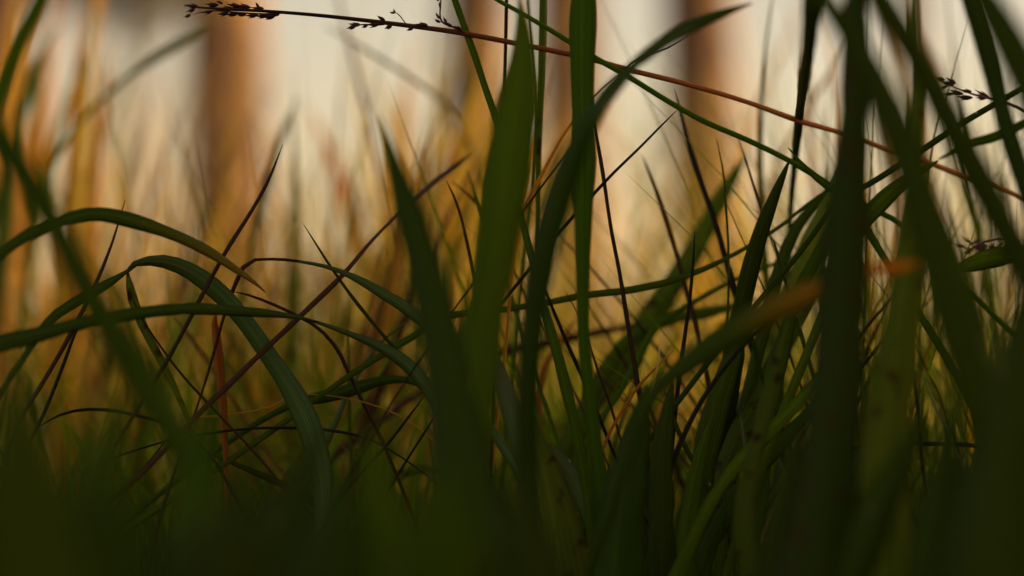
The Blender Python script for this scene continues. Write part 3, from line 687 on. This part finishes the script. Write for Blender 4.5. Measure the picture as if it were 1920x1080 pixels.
# ---- blurred single blades behind
B("soft green blade arching right over the pale gap at upper left", 'green',
  [(40, 600, 9), (62, 450, 9), (100, 310, 9), (150, 232, 9), (205, 172, 11), (255, 130, 14), (305, 98, 18), (350, 72, 14), (400, 40, 3)], (0.80, 0.83))
B("soft dark green blade behind the far left diagonal blade", 'dark',
  [(-10, 560, 22), (10, 400, 24), (22, 280, 20), (45, 190, 20), (75, 110, 14), (110, 50, 3)], (0.80, 0.86))
B("soft olive blade tip leaning right over the pale gap left of centre", 'olive',
  [(450, 560, 14), (480, 420, 14), (505, 320, 15), (530, 250, 12), (560, 185, 3)], (0.78, 0.80))
B("soft grey-green upright stem left of the dark pointed blade", 'olive',
  [(548, 780, 22), (552, 600, 22), (554, 440, 18), (552, 320, 12), (548, 220, 4)], (0.80, 0.84))
B("soft orange-brown blade leaning right behind the strap blade's foot", 'rust',
  [(1020, 860, 12), (1010, 760, 14), (1020, 690, 14), (1050, 640, 12), (1080, 600, 3)], (0.66, 0.68))
B("soft orange brown blade leaning left behind the long level dark blade", 'dead',
  [(470, 800, 8), (400, 700, 10), (360, 640, 10), (325, 595, 3)], (0.66, 0.67))
B("soft tan stem leaning left in the upper pale gap left of centre", 'brown',
  [(745, 470, 12), (712, 330, 12), (690, 220, 11), (665, 120, 9), (640, 20, 6), (620, -60, 2)], (0.84, 0.88), style='stem')
B("soft yellow-green twig falling right across the pale gap left of centre", 'lime',
  [(905, 330, 7), (850, 215, 7), (790, 160, 8), (730, 120, 8), (680, 90, 7), (610, 50, 3)], (0.80, 0.80), style='stem')
B("soft golden blade leaning right in the pale gap right of the centre", 'ochre',
  [(1290, 620, 11), (1340, 480, 11), (1385, 330, 11), (1420, 210, 10), (1460, 110, 8), (1510, -20, 3)], (0.95, 1.0))
B("soft golden blade tip behind the brown-black hanging blade", 'ochre',
  [(1400, 540, 10), (1450, 330, 10), (1510, 210, 10), (1560, 130, 10), (1600, 60, 3)], (0.78, 0.80))

# ------------------------------------------------------------------ seed stalks
def empty(name, loc):
    o = bpy.data.objects.new(name, None); scn.collection.objects.link(o); o.location = loc
    o.empty_display_size = 0.01
    return o

def child_mesh(name, parts, mat, root):
    me = mesh_from(name, parts)
    me.transform(Matrix.Translation(-root.matrix_basis.translation))
    return link(name, me, M[mat], root)

def px_samples(pts, z, n):
    c = []
    for i, (x, y, w) in enumerate(pts):
        d = z[i] if isinstance(z, (list, tuple)) else z
        q = P(x, y, d); c.append((q.x, q.y, q.z, w * d / FPX / 2))
    return c, catmull(c, n)

def spikelet(root, x, y, ang, ln, wd, z, mat, seed=0):
    """husked seed: two glumes and a lemma tip, opened a little, pointing at ang degrees (0 = right, 90 = up)"""
    rr = random.Random(seed)
    a = math.radians(ang)
    parts = []
    for k, (da, sl, sw) in enumerate([(0, 1.0, 1.0), (0.28, 0.78, 0.7), (-0.25, 0.66, 0.7)]):
        b = a + da * rr.uniform(.6, 1.2)
        L = ln * sl; ws = wd * sw
        prof = [(0, .25), (.15, .8), (.38, 1.0), (.62, .75), (.85, .28), (1.0, .04)]
        pts = [(x + math.cos(b) * L * t, y - math.sin(b) * L * t - 0.6 * math.sin(t * 3.1) * math.cos(a), ws * q) for t, q in prof]
        _, s = px_samples(pts, [z + (k - 1) * 0.0006] * len(pts), 12)
        parts.append(sweep(s, 'stem'))
    return child_mesh('spikelet', parts, mat, root)

def branch(root, pts, z, mat='seed', name='branchlet'):
    _, s = px_samples(pts, z, 16)
    return child_mesh(name, [sweep(s, 'stem')], mat, root)

# the long red stalk with its dark seed head at upper left
spts = [(2010, 405, 10), (1920, 372, 10), (1860, 348, 10), (1800, 327, 11), (1720, 298, 10), (1650, 275, 10), (1570, 247, 9), (1500, 227, 11), (1400, 191, 9), (1300, 161, 10),
        (1180, 131, 10), (1100, 109, 10), (1020, 92, 10), (950, 78, 10), (860, 61, 10), (780, 50, 9), (700, 40, 8), (600, 29, 7), (500, 21, 6), (420, 17, 5), (375, 14, 4), (345, 11, 2)]
sz = [.64, .638, .636, .633, .63, .626, .622, .618, .613, .609, .606, .604, .603, .602, .601, .6, .6, .6, .6, .603, .61, .616]
c, _ = px_samples(spts, sz, 10)
full = root_down(c)
stalk = empty('grass_stalk', full[0][:3])
tag(stalk, "long reddish seed stalk slanting across the top, with dark seeds at its left end", "grass stalk", "seed-bearing grass stalks")
child_mesh('stem', [sweep(catmull(full, 110), 'stem')], 'redstem', stalk)
k = 0
for (x, y, a, ln, wd) in [(372, 12, 172, 26, 5), (366, 16, 200, 20, 4), (410, 9, 176, 26, 7), (418, 6, 160, 14, 5), (438, 16, 178, 30, 7), (452, 12, 170, 30, 6),
        (470, 14, 172, 34, 7), (428, 24, 186, 22, 5), (446, 26, 182, 24, 6), (462, 27, 176, 22, 6), (484, 28, 182, 26, 6), (502, 28, 186, 24, 7), (516, 30, 184, 26, 8), (524, 27, 176, 20, 6), (495, 16, 175, 26, 6),
        (486, 13, 128, 12, 4), (358, 27, 200, 16, 4), (400, 20, 190, 24, 4)]:
    k += 1; spikelet(stalk, x, y, a, ln, wd, 0.605, 'seed', k)
branch(stalk, [(540, 24, 3), (500, 26, 3), (450, 24, 3), (400, 20, 2.5), (360, 27, 1)], [.6, .6, .602, .605, .61])
for (x, y, a, ln, wd, mt) in [(676, 46, 176, 24, 6, 'seedgreen'), (668, 48, 196, 20, 6, 'seedgreen'), (690, 46, 205, 14, 5, 'seed'), (722, 38, 150, 18, 6, 'seed'), (735, 47, 205, 16, 7, 'seed'),
        (712, 45, 182, 28, 6, 'seed'), (802, 47, 176, 26, 7, 'seed'), (775, 52, 200, 14, 6, 'seed'), (866, 56, 152, 18, 5, 'seed'), (848, 50, 150, 18, 6, 'seed'), (838, 44, 118, 16, 4, 'seedpink'),
        (826, 42, 150, 14, 5, 'seed'), (824, 36, 118, 16, 4, 'seedpink'), (826, 16, 100, 14, 4, 'seed'), (822, 2, 110, 16, 5, 'seed'), (741, 24, 172, 12, 3, 'seedgreen'), (741, 25, 110, 10, 3, 'seedgreen')]:
    k += 1; spikelet(stalk, x, y, a, ln, wd, 0.600, mt, k)
branch(stalk, [(870, 60, 4), (848, 50, 4), (828, 40, 4), (825, 26, 3), (826, 10, 3), (827, -10, 2), (827, -30, 1)], [.6] * 7, 'seedpink')
branch(stalk, [(762, 46, 2.5), (756, 38, 2), (750, 30, 2), (742, 24, 1.5), (735, 25, 1)], [.6] * 5, 'seedpink')
branch(stalk, [(720, 46, 3), (700, 47, 3), (685, 46, 3), (670, 47, 2)], [.6] * 4, 'seed')

# the seed head at the right edge
spts = [(2010, 300, 6), (1960, 240, 6), (1925, 210, 6), (1895, 196, 6), (1865, 186, 5), (1835, 180, 4), (1800, 168, 3), (1760, 152, 2)]
c, _ = px_samples(spts, [.6, .6, .6, .6, .605, .61, .615, .62], 10)
full = root_down(c)
stalk2 = empty('grass_stalk', full[0][:3])
tag(stalk2, "short seed head with pinkish brown seeds entering from the right edge", "grass stalk", "seed-bearing grass stalks")
child_mesh('stem', [sweep(catmull(full, 60), 'stem')], 'seedpink', stalk2)
for (x, y, a, ln, wd, mt) in [(1792, 157, 148, 24, 6, 'seed'), (1788, 160, 162, 30, 6, 'seed'), (1772, 150, 168, 24, 5, 'seed'), (1824, 183, 176, 34, 7, 'seed'), (1806, 176, 164, 30, 6, 'seed'), (1790, 175, 184, 26, 5, 'seedgreen'),
        (1856, 183, 152, 34, 5, 'seedpink'), (1850, 184, 176, 22, 5, 'seedpink'), (1822, 172, 168, 22, 5, 'seed'), (1778, 160, 200, 22, 4, 'seedgreen')]:
    k += 1; spikelet(stalk2, x, y, a, ln, wd, 0.612, mt, k)

# the feathery tangle of pinkish seeds lower at the right edge
spts = [(2000, 560, 5), (1950, 500, 5), (1925, 470, 5), (1895, 450, 5), (1868, 448, 4), (1840, 456, 4), (1808, 474, 2)]
c, _ = px_samples(spts, [.61] * 7, 10)
full = root_down(c)
stalk3 = empty('grass_stalk', full[0][:3])
tag(stalk3, "feathery pink and grey seed tuft above the dark green blade near the right edge", "grass stalk", "seed-bearing grass stalks")
child_mesh('stem', [sweep(catmull(full, 60), 'stem')], 'seedpink', stalk3)
rr = random.Random(5)
for i in range(26):
    t = rr.random()
    x = 1925 - t * 120; y = 454 + abs(t - .45) * 34 + rr.uniform(-12, 12)
    k += 1; spikelet(stalk3, x, y, rr.choice([150, 170, 195, 20, 215]) + rr.uniform(-12, 12), rr.uniform(18, 38), rr.uniform(2, 4), 0.625, rr.choice(['seedpink', 'seed', 'grey', 'seedpink']), k)

# ------------------------------------------------------------------ blurred blades behind, in counted clumps
def wblade(x, y, h, w, lean, bend, az, mat, label, group):
    """a blade growing from the soil at world (x, y): height h, width w (m), leaning by `lean` rad towards azimuth az and bending over"""
    rng = random.Random(hash((round(x, 4), round(y, 4))) & 0xffff)
    pts = []
    dx, dy = math.cos(az), math.sin(az)
    px = pz = 0.0
    n = 8
    ang = lean
    for i in range(n + 1):
        t = i / n
        wd = w / 2 * (0.7 + 0.5 * math.sin(min(1, t * 2) * 1.4)) * (1 - max(0, (t - .35) / .65) ** 1.6) + 0.00008
        pts.append((x + dx * px, y + dy * px, pz - 0.004, wd))
        ang = lean + bend * t * t
        px += math.sin(ang) * h / n; pz += math.cos(ang) * h / n
    s = catmull(pts, 18)
    me = mesh_from('grass_shoot', [sweep(s, 'blade', 0.3, (rng.uniform(-.5, .5), rng.uniform(-.9, .9)), wav=.1, seed=rng.randint(0, 999))])
    me.transform(Matrix.Translation((-x, -y, 0)))
    o = link('grass_shoot', me, M[mat]); o.location = (x, y, 0)
    tag(o, label, 'grass blade', group)
    return o

LOOK = {'ochre': 'ochre', 'orange': 'orange', 'rust': 'rust brown', 'olive': 'olive', 'green': 'green', 'brown': 'dark brown', 'plum': 'purple brown',
        'dark': 'dark green', 'straw': 'pale straw', 'black': 'black', 'dead': 'brown'}

def clump(where, ends, group, n, x_px, y_d, h_px, w, mats, lean=(-.2, .3), bend=(0, .8), seed=1, azr=0.5):
    """n blades whose feet stand at picture columns x_px, depths y_d, reaching up to rows h_px; ends names what stands at its two sides"""
    r = random.Random(seed)
    made = []
    for i in range(n):
        d = r.uniform(*y_d); px = r.uniform(*x_px)
        x = (px - W / 2) / FPX * d
        row = r.uniform(*h_px)
        top = max(0.02, P(px, row, d).z)
        right = r.random() < (.95 if min(lean) >= 0 and h_px[0] < 300 else .75)
        az = r.uniform(-azr, azr) + (0 if right else math.pi)
        le = r.uniform(*lean); mt = r.choice(mats)
        o = wblade(x, d, top / max(.6, math.cos(le)) * 1.05, r.uniform(*w), le, r.uniform(*bend), az, mt, 'x', group)
        made.append((px + (60 if right else -60) * le, row, d, mt, right == (le > 0), o))
    for mt in sorted(set(m[3] for m in made)):
        same = sorted([m for m in made if m[3] == mt], key=lambda m: m[0])
        hs = sorted(same, key=lambda m: m[1])
        for k, m in enumerate(same):
            hk = hs.index(m)
            size = 'tallest' if hk == 0 else 'lowest' if hk == len(hs) - 1 and len(hs) > 2 else 'tall' if hk < len(hs) * .34 else 'short' if hk > len(hs) * .67 else 'middling'
            f = k / max(1, len(same) - 1)
            side = ends[0] if f < .34 else ends[1] if f > .66 else 'midway in the clump'
            m[5]['label'] = f"{size} soft {LOOK[mt]} blade leaning {'right' if m[4] else 'left'} {where}, {side}"
    by = {}
    for m in sorted(made, key=lambda m: m[0]): by.setdefault(m[5]['label'], []).append(m[5])
    for lab, os_ in by.items():
        if len(os_) > 1:
            names = {2: ['left twin', 'right twin'], 3: ['left one', 'middle one', 'right one']}.get(len(os_), ['left one'] + ['inner one'] * (len(os_) - 2) + ['right one'])
            for o, nm in zip(os_, names): o['label'] = lab.replace(' soft ', ' ', 1) + ', ' + nm

clump("at the left edge", ("towards the corner", "towards the pale gap"), "tall ochre blades at the left edge", 30, (-160, 150), (.85, 1.3), (-160, 300), (.0045, .0085), ['ochre', 'orange', 'ochre', 'orange', 'olive'], lean=(.0, .11), bend=(.0, .12), seed=3, azr=.3)
clump("low at the left edge", ("towards the corner", "towards the pale gap"), "olive blades at the left edge", 6, (-150, 120), (.85, 1.4), (-100, 420), (.004, .007), ['olive', 'green'], lean=(0, .3), bend=(.1, .6), seed=4)
clump("before the upper left gap", ("on its left", "on its right"), "thin brown blades before the pale gap", 8, (80, 200), (.85, 1.1), (140, 330), (.0012, .002), ['brown', 'plum', 'rust'], lean=(.15, .35), bend=(.1, .4), seed=5, azr=.2)
clump("under the upper left gap", ("by the left edge", "by the broad trunk"), "mixed blades low at left", 16, (60, 480), (.8, 1.2), (400, 620), (.003, .006), ['olive', 'ochre', 'green', 'dead', 'olive'], lean=(0, .3), bend=(.1, .8), seed=6)
clump("left of centre", ("by the broad trunk", "by the dark pointed blade"), "brown olive blades left of centre", 28, (460, 690), (.72, 1.05), (220, 540), (.0018, .0045), ['olive', 'brown', 'ochre', 'dead', 'dark'], lean=(.12, .38), bend=(.1, .4), seed=7, azr=.25)
clump("in the middle tangle", ("by the strap blade", "by the blotched blade"), "slender soft blades in the middle tangle", 20, (980, 1540), (.66, .95), (430, 700), (.001, .0035), ['olive', 'green', 'dark', 'brown', 'ochre'], lean=(.1, .5), bend=(.1, .6), seed=27, azr=.35)
clump("against the sky", ("by the broad trunk", "by the centre"), "thin tan blades against the sky", 8, (480, 760), (.95, 1.5), (20, 260), (.0012, .0022), ['olive', 'ochre', 'brown', 'straw'], lean=(.1, .35), bend=(.05, .3), seed=8, azr=.2)
clump("behind the centre", ("by the dark pointed blade", "by the broad central blade"), "orange brown blades near centre", 24, (660, 830), (.9, 1.2), (60, 380), (.007, .012), ['dead', 'orange', 'ochre', 'orange', 'ochre'], lean=(.08, .25), bend=(.05, .3), seed=19, azr=.25)
clump("behind the strap blade", ("left of it", "right of it"), "low blades behind the strap blade", 14, (900, 1300), (.75, 1.2), (560, 700), (.0025, .005), ['dead', 'ochre', 'olive', 'orange'], lean=(0, .4), bend=(.2, 1.0), seed=10)
clump("in the bright gap", ("by the strap blade", "by the olive blade"), "pale gold blades right of centre", 14, (1090, 1330), (.9, 1.3), (220, 520), (.002, .006), ['ochre', 'straw', 'straw', 'olive'], lean=(.1, .4), bend=(.1, .4), seed=11, azr=.2)
clump("behind the right thicket", ("by the blotched blade", "by the right edge"), "crowded blades behind the right thicket", 24, (1580, 2000), (.68, .95), (-40, 560), (.0012, .0036), ['olive', 'green', 'ochre', 'brown', 'olive'], lean=(-.3, .3), bend=(-.3, .5), seed=12)
clump("tangled at right", ("by the blotched blade", "by the right edge"), "tangled thin stems at right", 20, (1560, 1980), (.62, .74), (300, 760), (.0005, .0010), ['brown', 'rust', 'plum', 'black', 'olive'], lean=(-.7, .7), bend=(-.6, .6), seed=13)

# ------------------------------------------------------------------ uncountable low grass
def grass_field(name, n, dist, xr, hr, wr, mat, seed, cap_px=None, lean=.5, hpow=1.6):
    r = np.random.RandomState(seed)
    d = dist[0] + (dist[1] - dist[0]) * r.rand(n) ** 0.8
    px = xr[0] + (xr[1] - xr[0]) * r.rand(n)
    x = (px - W / 2) / FPX * d
    h = hr[0] + (hr[1] - hr[0]) * r.rand(n) ** hpow
    if cap_px is not None:
        top = 0.10 + np.tan(PITCH) * d - (cap_px(px, r) - H / 2) / FPX * d
        h = np.minimum(h, np.maximum(top * (1.0 if hpow > 1 else 1.25), 0.012))
    w = wr[0] + (wr[1] - wr[0]) * r.rand(n)
    az = r.rand(n) * 6.283; le = (r.rand(n) - .2) * lean; be = r.rand(n) * 1.2
    fa = r.rand(n) * 3.1416
    K = 6
    V = np.zeros((n, K, 3, 3)); UV = np.zeros((n, K, 3, 2))
    ppx = np.zeros(n); ppz = np.zeros(n) - 0.003
    for i in range(K):
        t = i / (K - 1)
        ww = w / 2 * (1 - t ** 1.7) * (0.75 + .4 * t) + 1e-5
        base = np.stack([x + np.cos(az) * ppx, d + np.sin(az) * ppx, ground_z(x, d) + ppz], 1)
        sv = np.stack([np.cos(fa + t), np.sin(fa + t) * .6, np.zeros(n)], 1)
        nv = np.stack([-np.sin(fa + t), np.cos(fa + t), np.zeros(n)], 1)
        V[:, i, 0] = base - sv * ww[:, None] + nv * ww[:, None] * .4
        V[:, i, 1] = base
        V[:, i, 2] = base + sv * ww[:, None] + nv * ww[:, None] * .4
        UV[:, i, :, 0] = [0, .5, 1]; UV[:, i, :, 1] = t
        an = le + be * t
        ppx = ppx + np.sin(an) * h / (K - 1); ppz = ppz + np.cos(an) * h / (K - 1)
    V = V.reshape(-1, 3); UV = UV.reshape(-1, 2)
    base = (np.arange(n) * K * 3)[:, None, None]
    seg = (np.arange(K - 1) * 3)[None, :, None]
    q = np.array([[0, 1, 4, 3], [1, 2, 5, 4]])
    F = (base + seg)[..., None] + q[None, None]
    F = F.reshape(-1, 4)
    me = bpy.data.meshes.new(name)
    me.vertices.add(len(V)); me.vertices.foreach_set("co", V.ravel())
    me.loops.add(F.size); me.loops.foreach_set("vertex_index", F.ravel().astype(np.int32))
    me.polygons.add(len(F)); me.polygons.foreach_set("loop_start", (np.arange(len(F)) * 4).astype(np.int32))
    uv = me.uv_layers.new(name="uv"); uv.data.foreach_set("uv", UV[F.ravel()].astype(np.float32).ravel())
    me.update(calc_edges=True); me.validate()
    me.polygons.foreach_set("use_smooth", [True] * len(me.polygons))
    return link(name, me, M[mat])

def stuff(o, label):
    return tag(o, label, 'grass', None, 'stuff')

cap_mid = lambda px, r: 760 + 160 * r.rand(len(px))
cap_back = lambda px, r: 640 + 160 * r.rand(len(px))
tang = lambda lo, hi, p=.5: (lambda px, r: lo + (hi - lo) * r.rand(len(px)) ** p)
stuff(grass_field('grass', 420, (.72, 1.2), (300, 1950), (.16, .36), (.0008, .0022), 'olive', 11, tang(60, 640, .7), .8, .8), "fine soft olive tangle behind the blades in focus")
stuff(grass_field('grass', 420, (.80, 1.2), (-50, 1950), (.16, .36), (.0006, .0020), 'straw', 12, tang(20, 640, .7), .8, .8), "fine soft straw-coloured tangle behind the blades in focus")
stuff(grass_field('grass', 420, (.66, .95), (-100, 2000), (.10, .26), (.001, .003), 'green', 13, tang(330, 760), .9, .8), "soft green blades crossing low behind the blades in focus")
stuff(grass_field('grass', 150, (.85, 1.3), (-100, 400), (.16, .36), (.002, .005), 'ochre', 16, tang(150, 620, .7), .5, .8), "soft ochre tangle of dry grass at the left")
stuff(grass_field('grass', 170, (.78, 1.1), (440, 760), (.16, .36), (.0012, .0038), 'dead', 17, tang(210, 600, .7), .6, .8), "soft brown tangle of dry grass left of the centre")
stuff(grass_field('grass', 70, (.9, 1.25), (730, 950), (.16, .36), (.003, .008), 'orange', 18, tang(110, 560, .9), .4, .8), "soft orange dry grass behind the central blade")
stuff(grass_field('grass', 120, (.85, 1.2), (1120, 1560), (.16, .36), (.001, .0035), 'ochre', 19, tang(230, 640, .6), .7, .8), "soft golden dry grass right of the strap blade")
stuff(grass_field('grass', 260, (.62, .90), (1560, 2000), (.16, .36), (.0005, .0018), 'olive', 14, tang(0, 640, .8), .9, .8), "fine crossing olive tangle behind the slanting dark blades at right")
stuff(grass_field('grass', 110, (.62, .85), (1560, 2000), (.14, .34), (.0004, .0012), 'brown', 15, tang(60, 700, .8), 1.1, .8), "fine crossing brown tangle behind the slanting dark blades at right")
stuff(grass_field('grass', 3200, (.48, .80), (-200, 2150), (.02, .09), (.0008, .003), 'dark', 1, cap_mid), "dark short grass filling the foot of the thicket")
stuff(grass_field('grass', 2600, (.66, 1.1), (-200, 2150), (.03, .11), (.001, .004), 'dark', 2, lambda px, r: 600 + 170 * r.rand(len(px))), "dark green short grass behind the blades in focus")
stuff(grass_field('grass', 1200, (.7, 1.5), (-200, 2150), (.03, .10), (.001, .004), 'dead', 3, cap_back), "rust coloured dead grass behind the blades in focus")
stuff(grass_field('grass', 2200, (1.0, 2.6), (-200, 2150), (.04, .12), (.002, .005), 'dark', 4, lambda px, r: 600 + 120 * r.rand(len(px))), "blurred dark green meadow grass in the middle distance")
stuff(grass_field('grass', 2600, (1.3, 6.0), (-300, 2250), (.05, .16), (.002, .006), 'ochre', 5, lambda px, r: 570 + 110 * r.rand(len(px))), "blurred dry ochre meadow grass in the distance")
stuff(grass_field('grass', 3000, (6.0, 26.0), (-300, 2250), (.10, .30), (.006, .014), 'ochre', 6), "far dry meadow grass at the foot of the trees")

# ------------------------------------------------------------------ trees behind, added shade bush beside
def leaf_cloud(centres, radii, per, size, seed, flat=.5):
    r = np.random.RandomState(seed)
    vs, fs = [], []
    for c0, rad in zip(centres, radii):
        n = per
        dirs = r.normal(size=(n, 3)); dirs /= np.linalg.norm(dirs, axis=1)[:, None]
        p = np.array(c0) + dirs * (rad * (0.25 + .75 * r.rand(n) ** .5))[:, None] * np.array([1, 1, flat])
        a = r.normal(size=(n, 3)); a /= np.linalg.norm(a, axis=1)[:, None]
        b = np.cross(a, r.normal(size=(n, 3))); b /= np.linalg.norm(b, axis=1)[:, None]
        s = size * (.6 + .8 * r.rand(n))[:, None]
        q = np.stack([p - a * s, p + b * s * .35, p + a * s, p - b * s * .35], 1)
        vs.append(q.reshape(-1, 3))
    V = np.concatenate(vs)
    F = [tuple(range(i * 4, i * 4 + 4)) for i in range(len(V) // 4)]
    return V, F

def pine(label, px, d, dia, height, seed, lean=0.0, crown_z=3.2):
    r = random.Random(seed)
    x = (px - W / 2) / FPX * d
    root = empty('pine_tree', (x, d, 0))
    tag(root, label, 'tree', "tree trunks behind the grass")
    n = 40
    pts = []
    for i in range(n):
        t = i / (n - 1); z = -0.1 + t * height
        rad = dia / 2 * (1 - .75 * t) * (1 + .35 * math.exp(-z * 6 / max(.3, dia)))
        pts.append((x + lean * z + .03 * math.sin(z * 1.3 + seed), d + .02 * math.cos(z * 1.7), z, rad))
    s = np.array(pts)
    T = []
    k = 18
    for i in range(n):
        for j in range(k):
            a = 2 * math.pi * j / k
            rr_ = s[i, 3] * (1 + .06 * math.sin(a * 3 + i * .4) + r.uniform(-.03, .03))
            T.append((s[i, 0] + math.cos(a) * rr_ - x, s[i, 1] + math.sin(a) * rr_ - d, s[i, 2]))
    F = [(i*k + j, i*k + (j+1) % k, (i+1)*k + (j+1) % k, (i+1)*k + j) for i in range(n - 1) for j in range(k)]
    me = bpy.data.meshes.new('trunk'); me.from_pydata(T, [], F); me.polygons.foreach_set("use_smooth", [True] * len(F))
    link('trunk', me, BARK, root)
    cs, rs, limbs = [], [], []
    for i in range(16):
        z = crown_z + (height - crown_z) * (i / 15)
        a = r.uniform(0, 6.28); L = (1 - (i / 18)) * r.uniform(.7, 1.5)
        e = (math.cos(a) * L + lean * z, math.sin(a) * L, z + .25)
        cs.append(e); rs.append(r.uniform(.45, .8) * (1 - i / 28))
        seg = catmull([(lean * z, 0, z - .1, .03), (e[0] * .5, e[1] * .5, z + .1, .02), (*e, .006)], 8)
        limbs.append(sweep(seg, 'stem', view=(-x, -d, .1)))
    lm = mesh_from('limbs', limbs)
    link('limbs', lm, BARK, root)
    V, F = leaf_cloud(cs, rs, 260, .07, seed)
    me = bpy.data.meshes.new('crown'); me.from_pydata(V.tolist(), [], F)
    link('crown', me, NEEDLE, root)
    return root

pine("broad blurred tree trunk left of centre, dark on its left and orange on its right", 408, 8.0, .29, 9, 1, 0.0)
pine("blurred orange tree trunk seen in the bright gap right of the strap blade", 1325, 12.0, .42, 10, 2, -0.01)
pine("blurred brown tree trunk directly behind the flat strap blade", 1085, 9.0, .27, 9, 3, -0.012)
pine("blurred reddish tree trunk at the far left edge of the picture", 10, 7.0, .18, 8, 4, 0.0)
pine("blurred orange tree trunk behind the bright green central blade", 890, 10.0, .30, 9, 5, -.01)
pine("blurred pinkish thin tree trunk behind the slanting dark blades at right", 1690, 10.0, .14, 9, 6, 0.0)

def bush(name, label, loc, centres, radii, per, size, mat, seed, cat='bush', group=None):
    root = empty(name, loc); tag(root, label, cat, group)
    V, F = leaf_cloud(centres, radii, per, size, seed, .8)
    me = bpy.data.meshes.new('foliage'); me.from_pydata(V.tolist(), [], F); link('foliage', me, mat, root)
    st = []
    for c in centres:
        st.append(sweep(catmull([(c[0]*.15, c[1]*.15, -.02, .005), (c[0]*.5, c[1]*.6, c[2]*.5, .003), (c[0], c[1], c[2], .0015)], 8), 'stem', view=(-loc[0], -loc[1], .1)))
    link('stems', mesh_from('stems', st), BARK, root)
    return root

# leafy bush added outside the frame to keep the low sun off the nearest grass
rs_ = random.Random(2)
cc = [(rs_.uniform(-.2, .2), rs_.uniform(-.5, .42), rs_.uniform(.08, .6)) for _ in range(36)]
cc += [(rs_.uniform(-.15, .15), rs_.uniform(.45, 1.15), rs_.uniform(.04, .13)) for _ in range(14)]  # low lumps added to shade the short grass further back
bush('shade_shrub', "unseen leafy bush added towards the low sun to shade the near grass", (1.25, 0.46, 0), cc, [.17] * 36 + [.11] * 14, 260, .03, SHADELEAF, 21)
# brownish twiggy sapling blurred between the trunks at upper left
bush('sapling', "blurred grey-brown twiggy sapling between the trunks at upper left", (-.78, 5.2, 0),
     [(rs_.uniform(-.22, .16), rs_.uniform(-.3, .3), rs_.uniform(.84, 1.3)) for _ in range(18)], [.12] * 18, 300, .014, FARLEAF, 22)
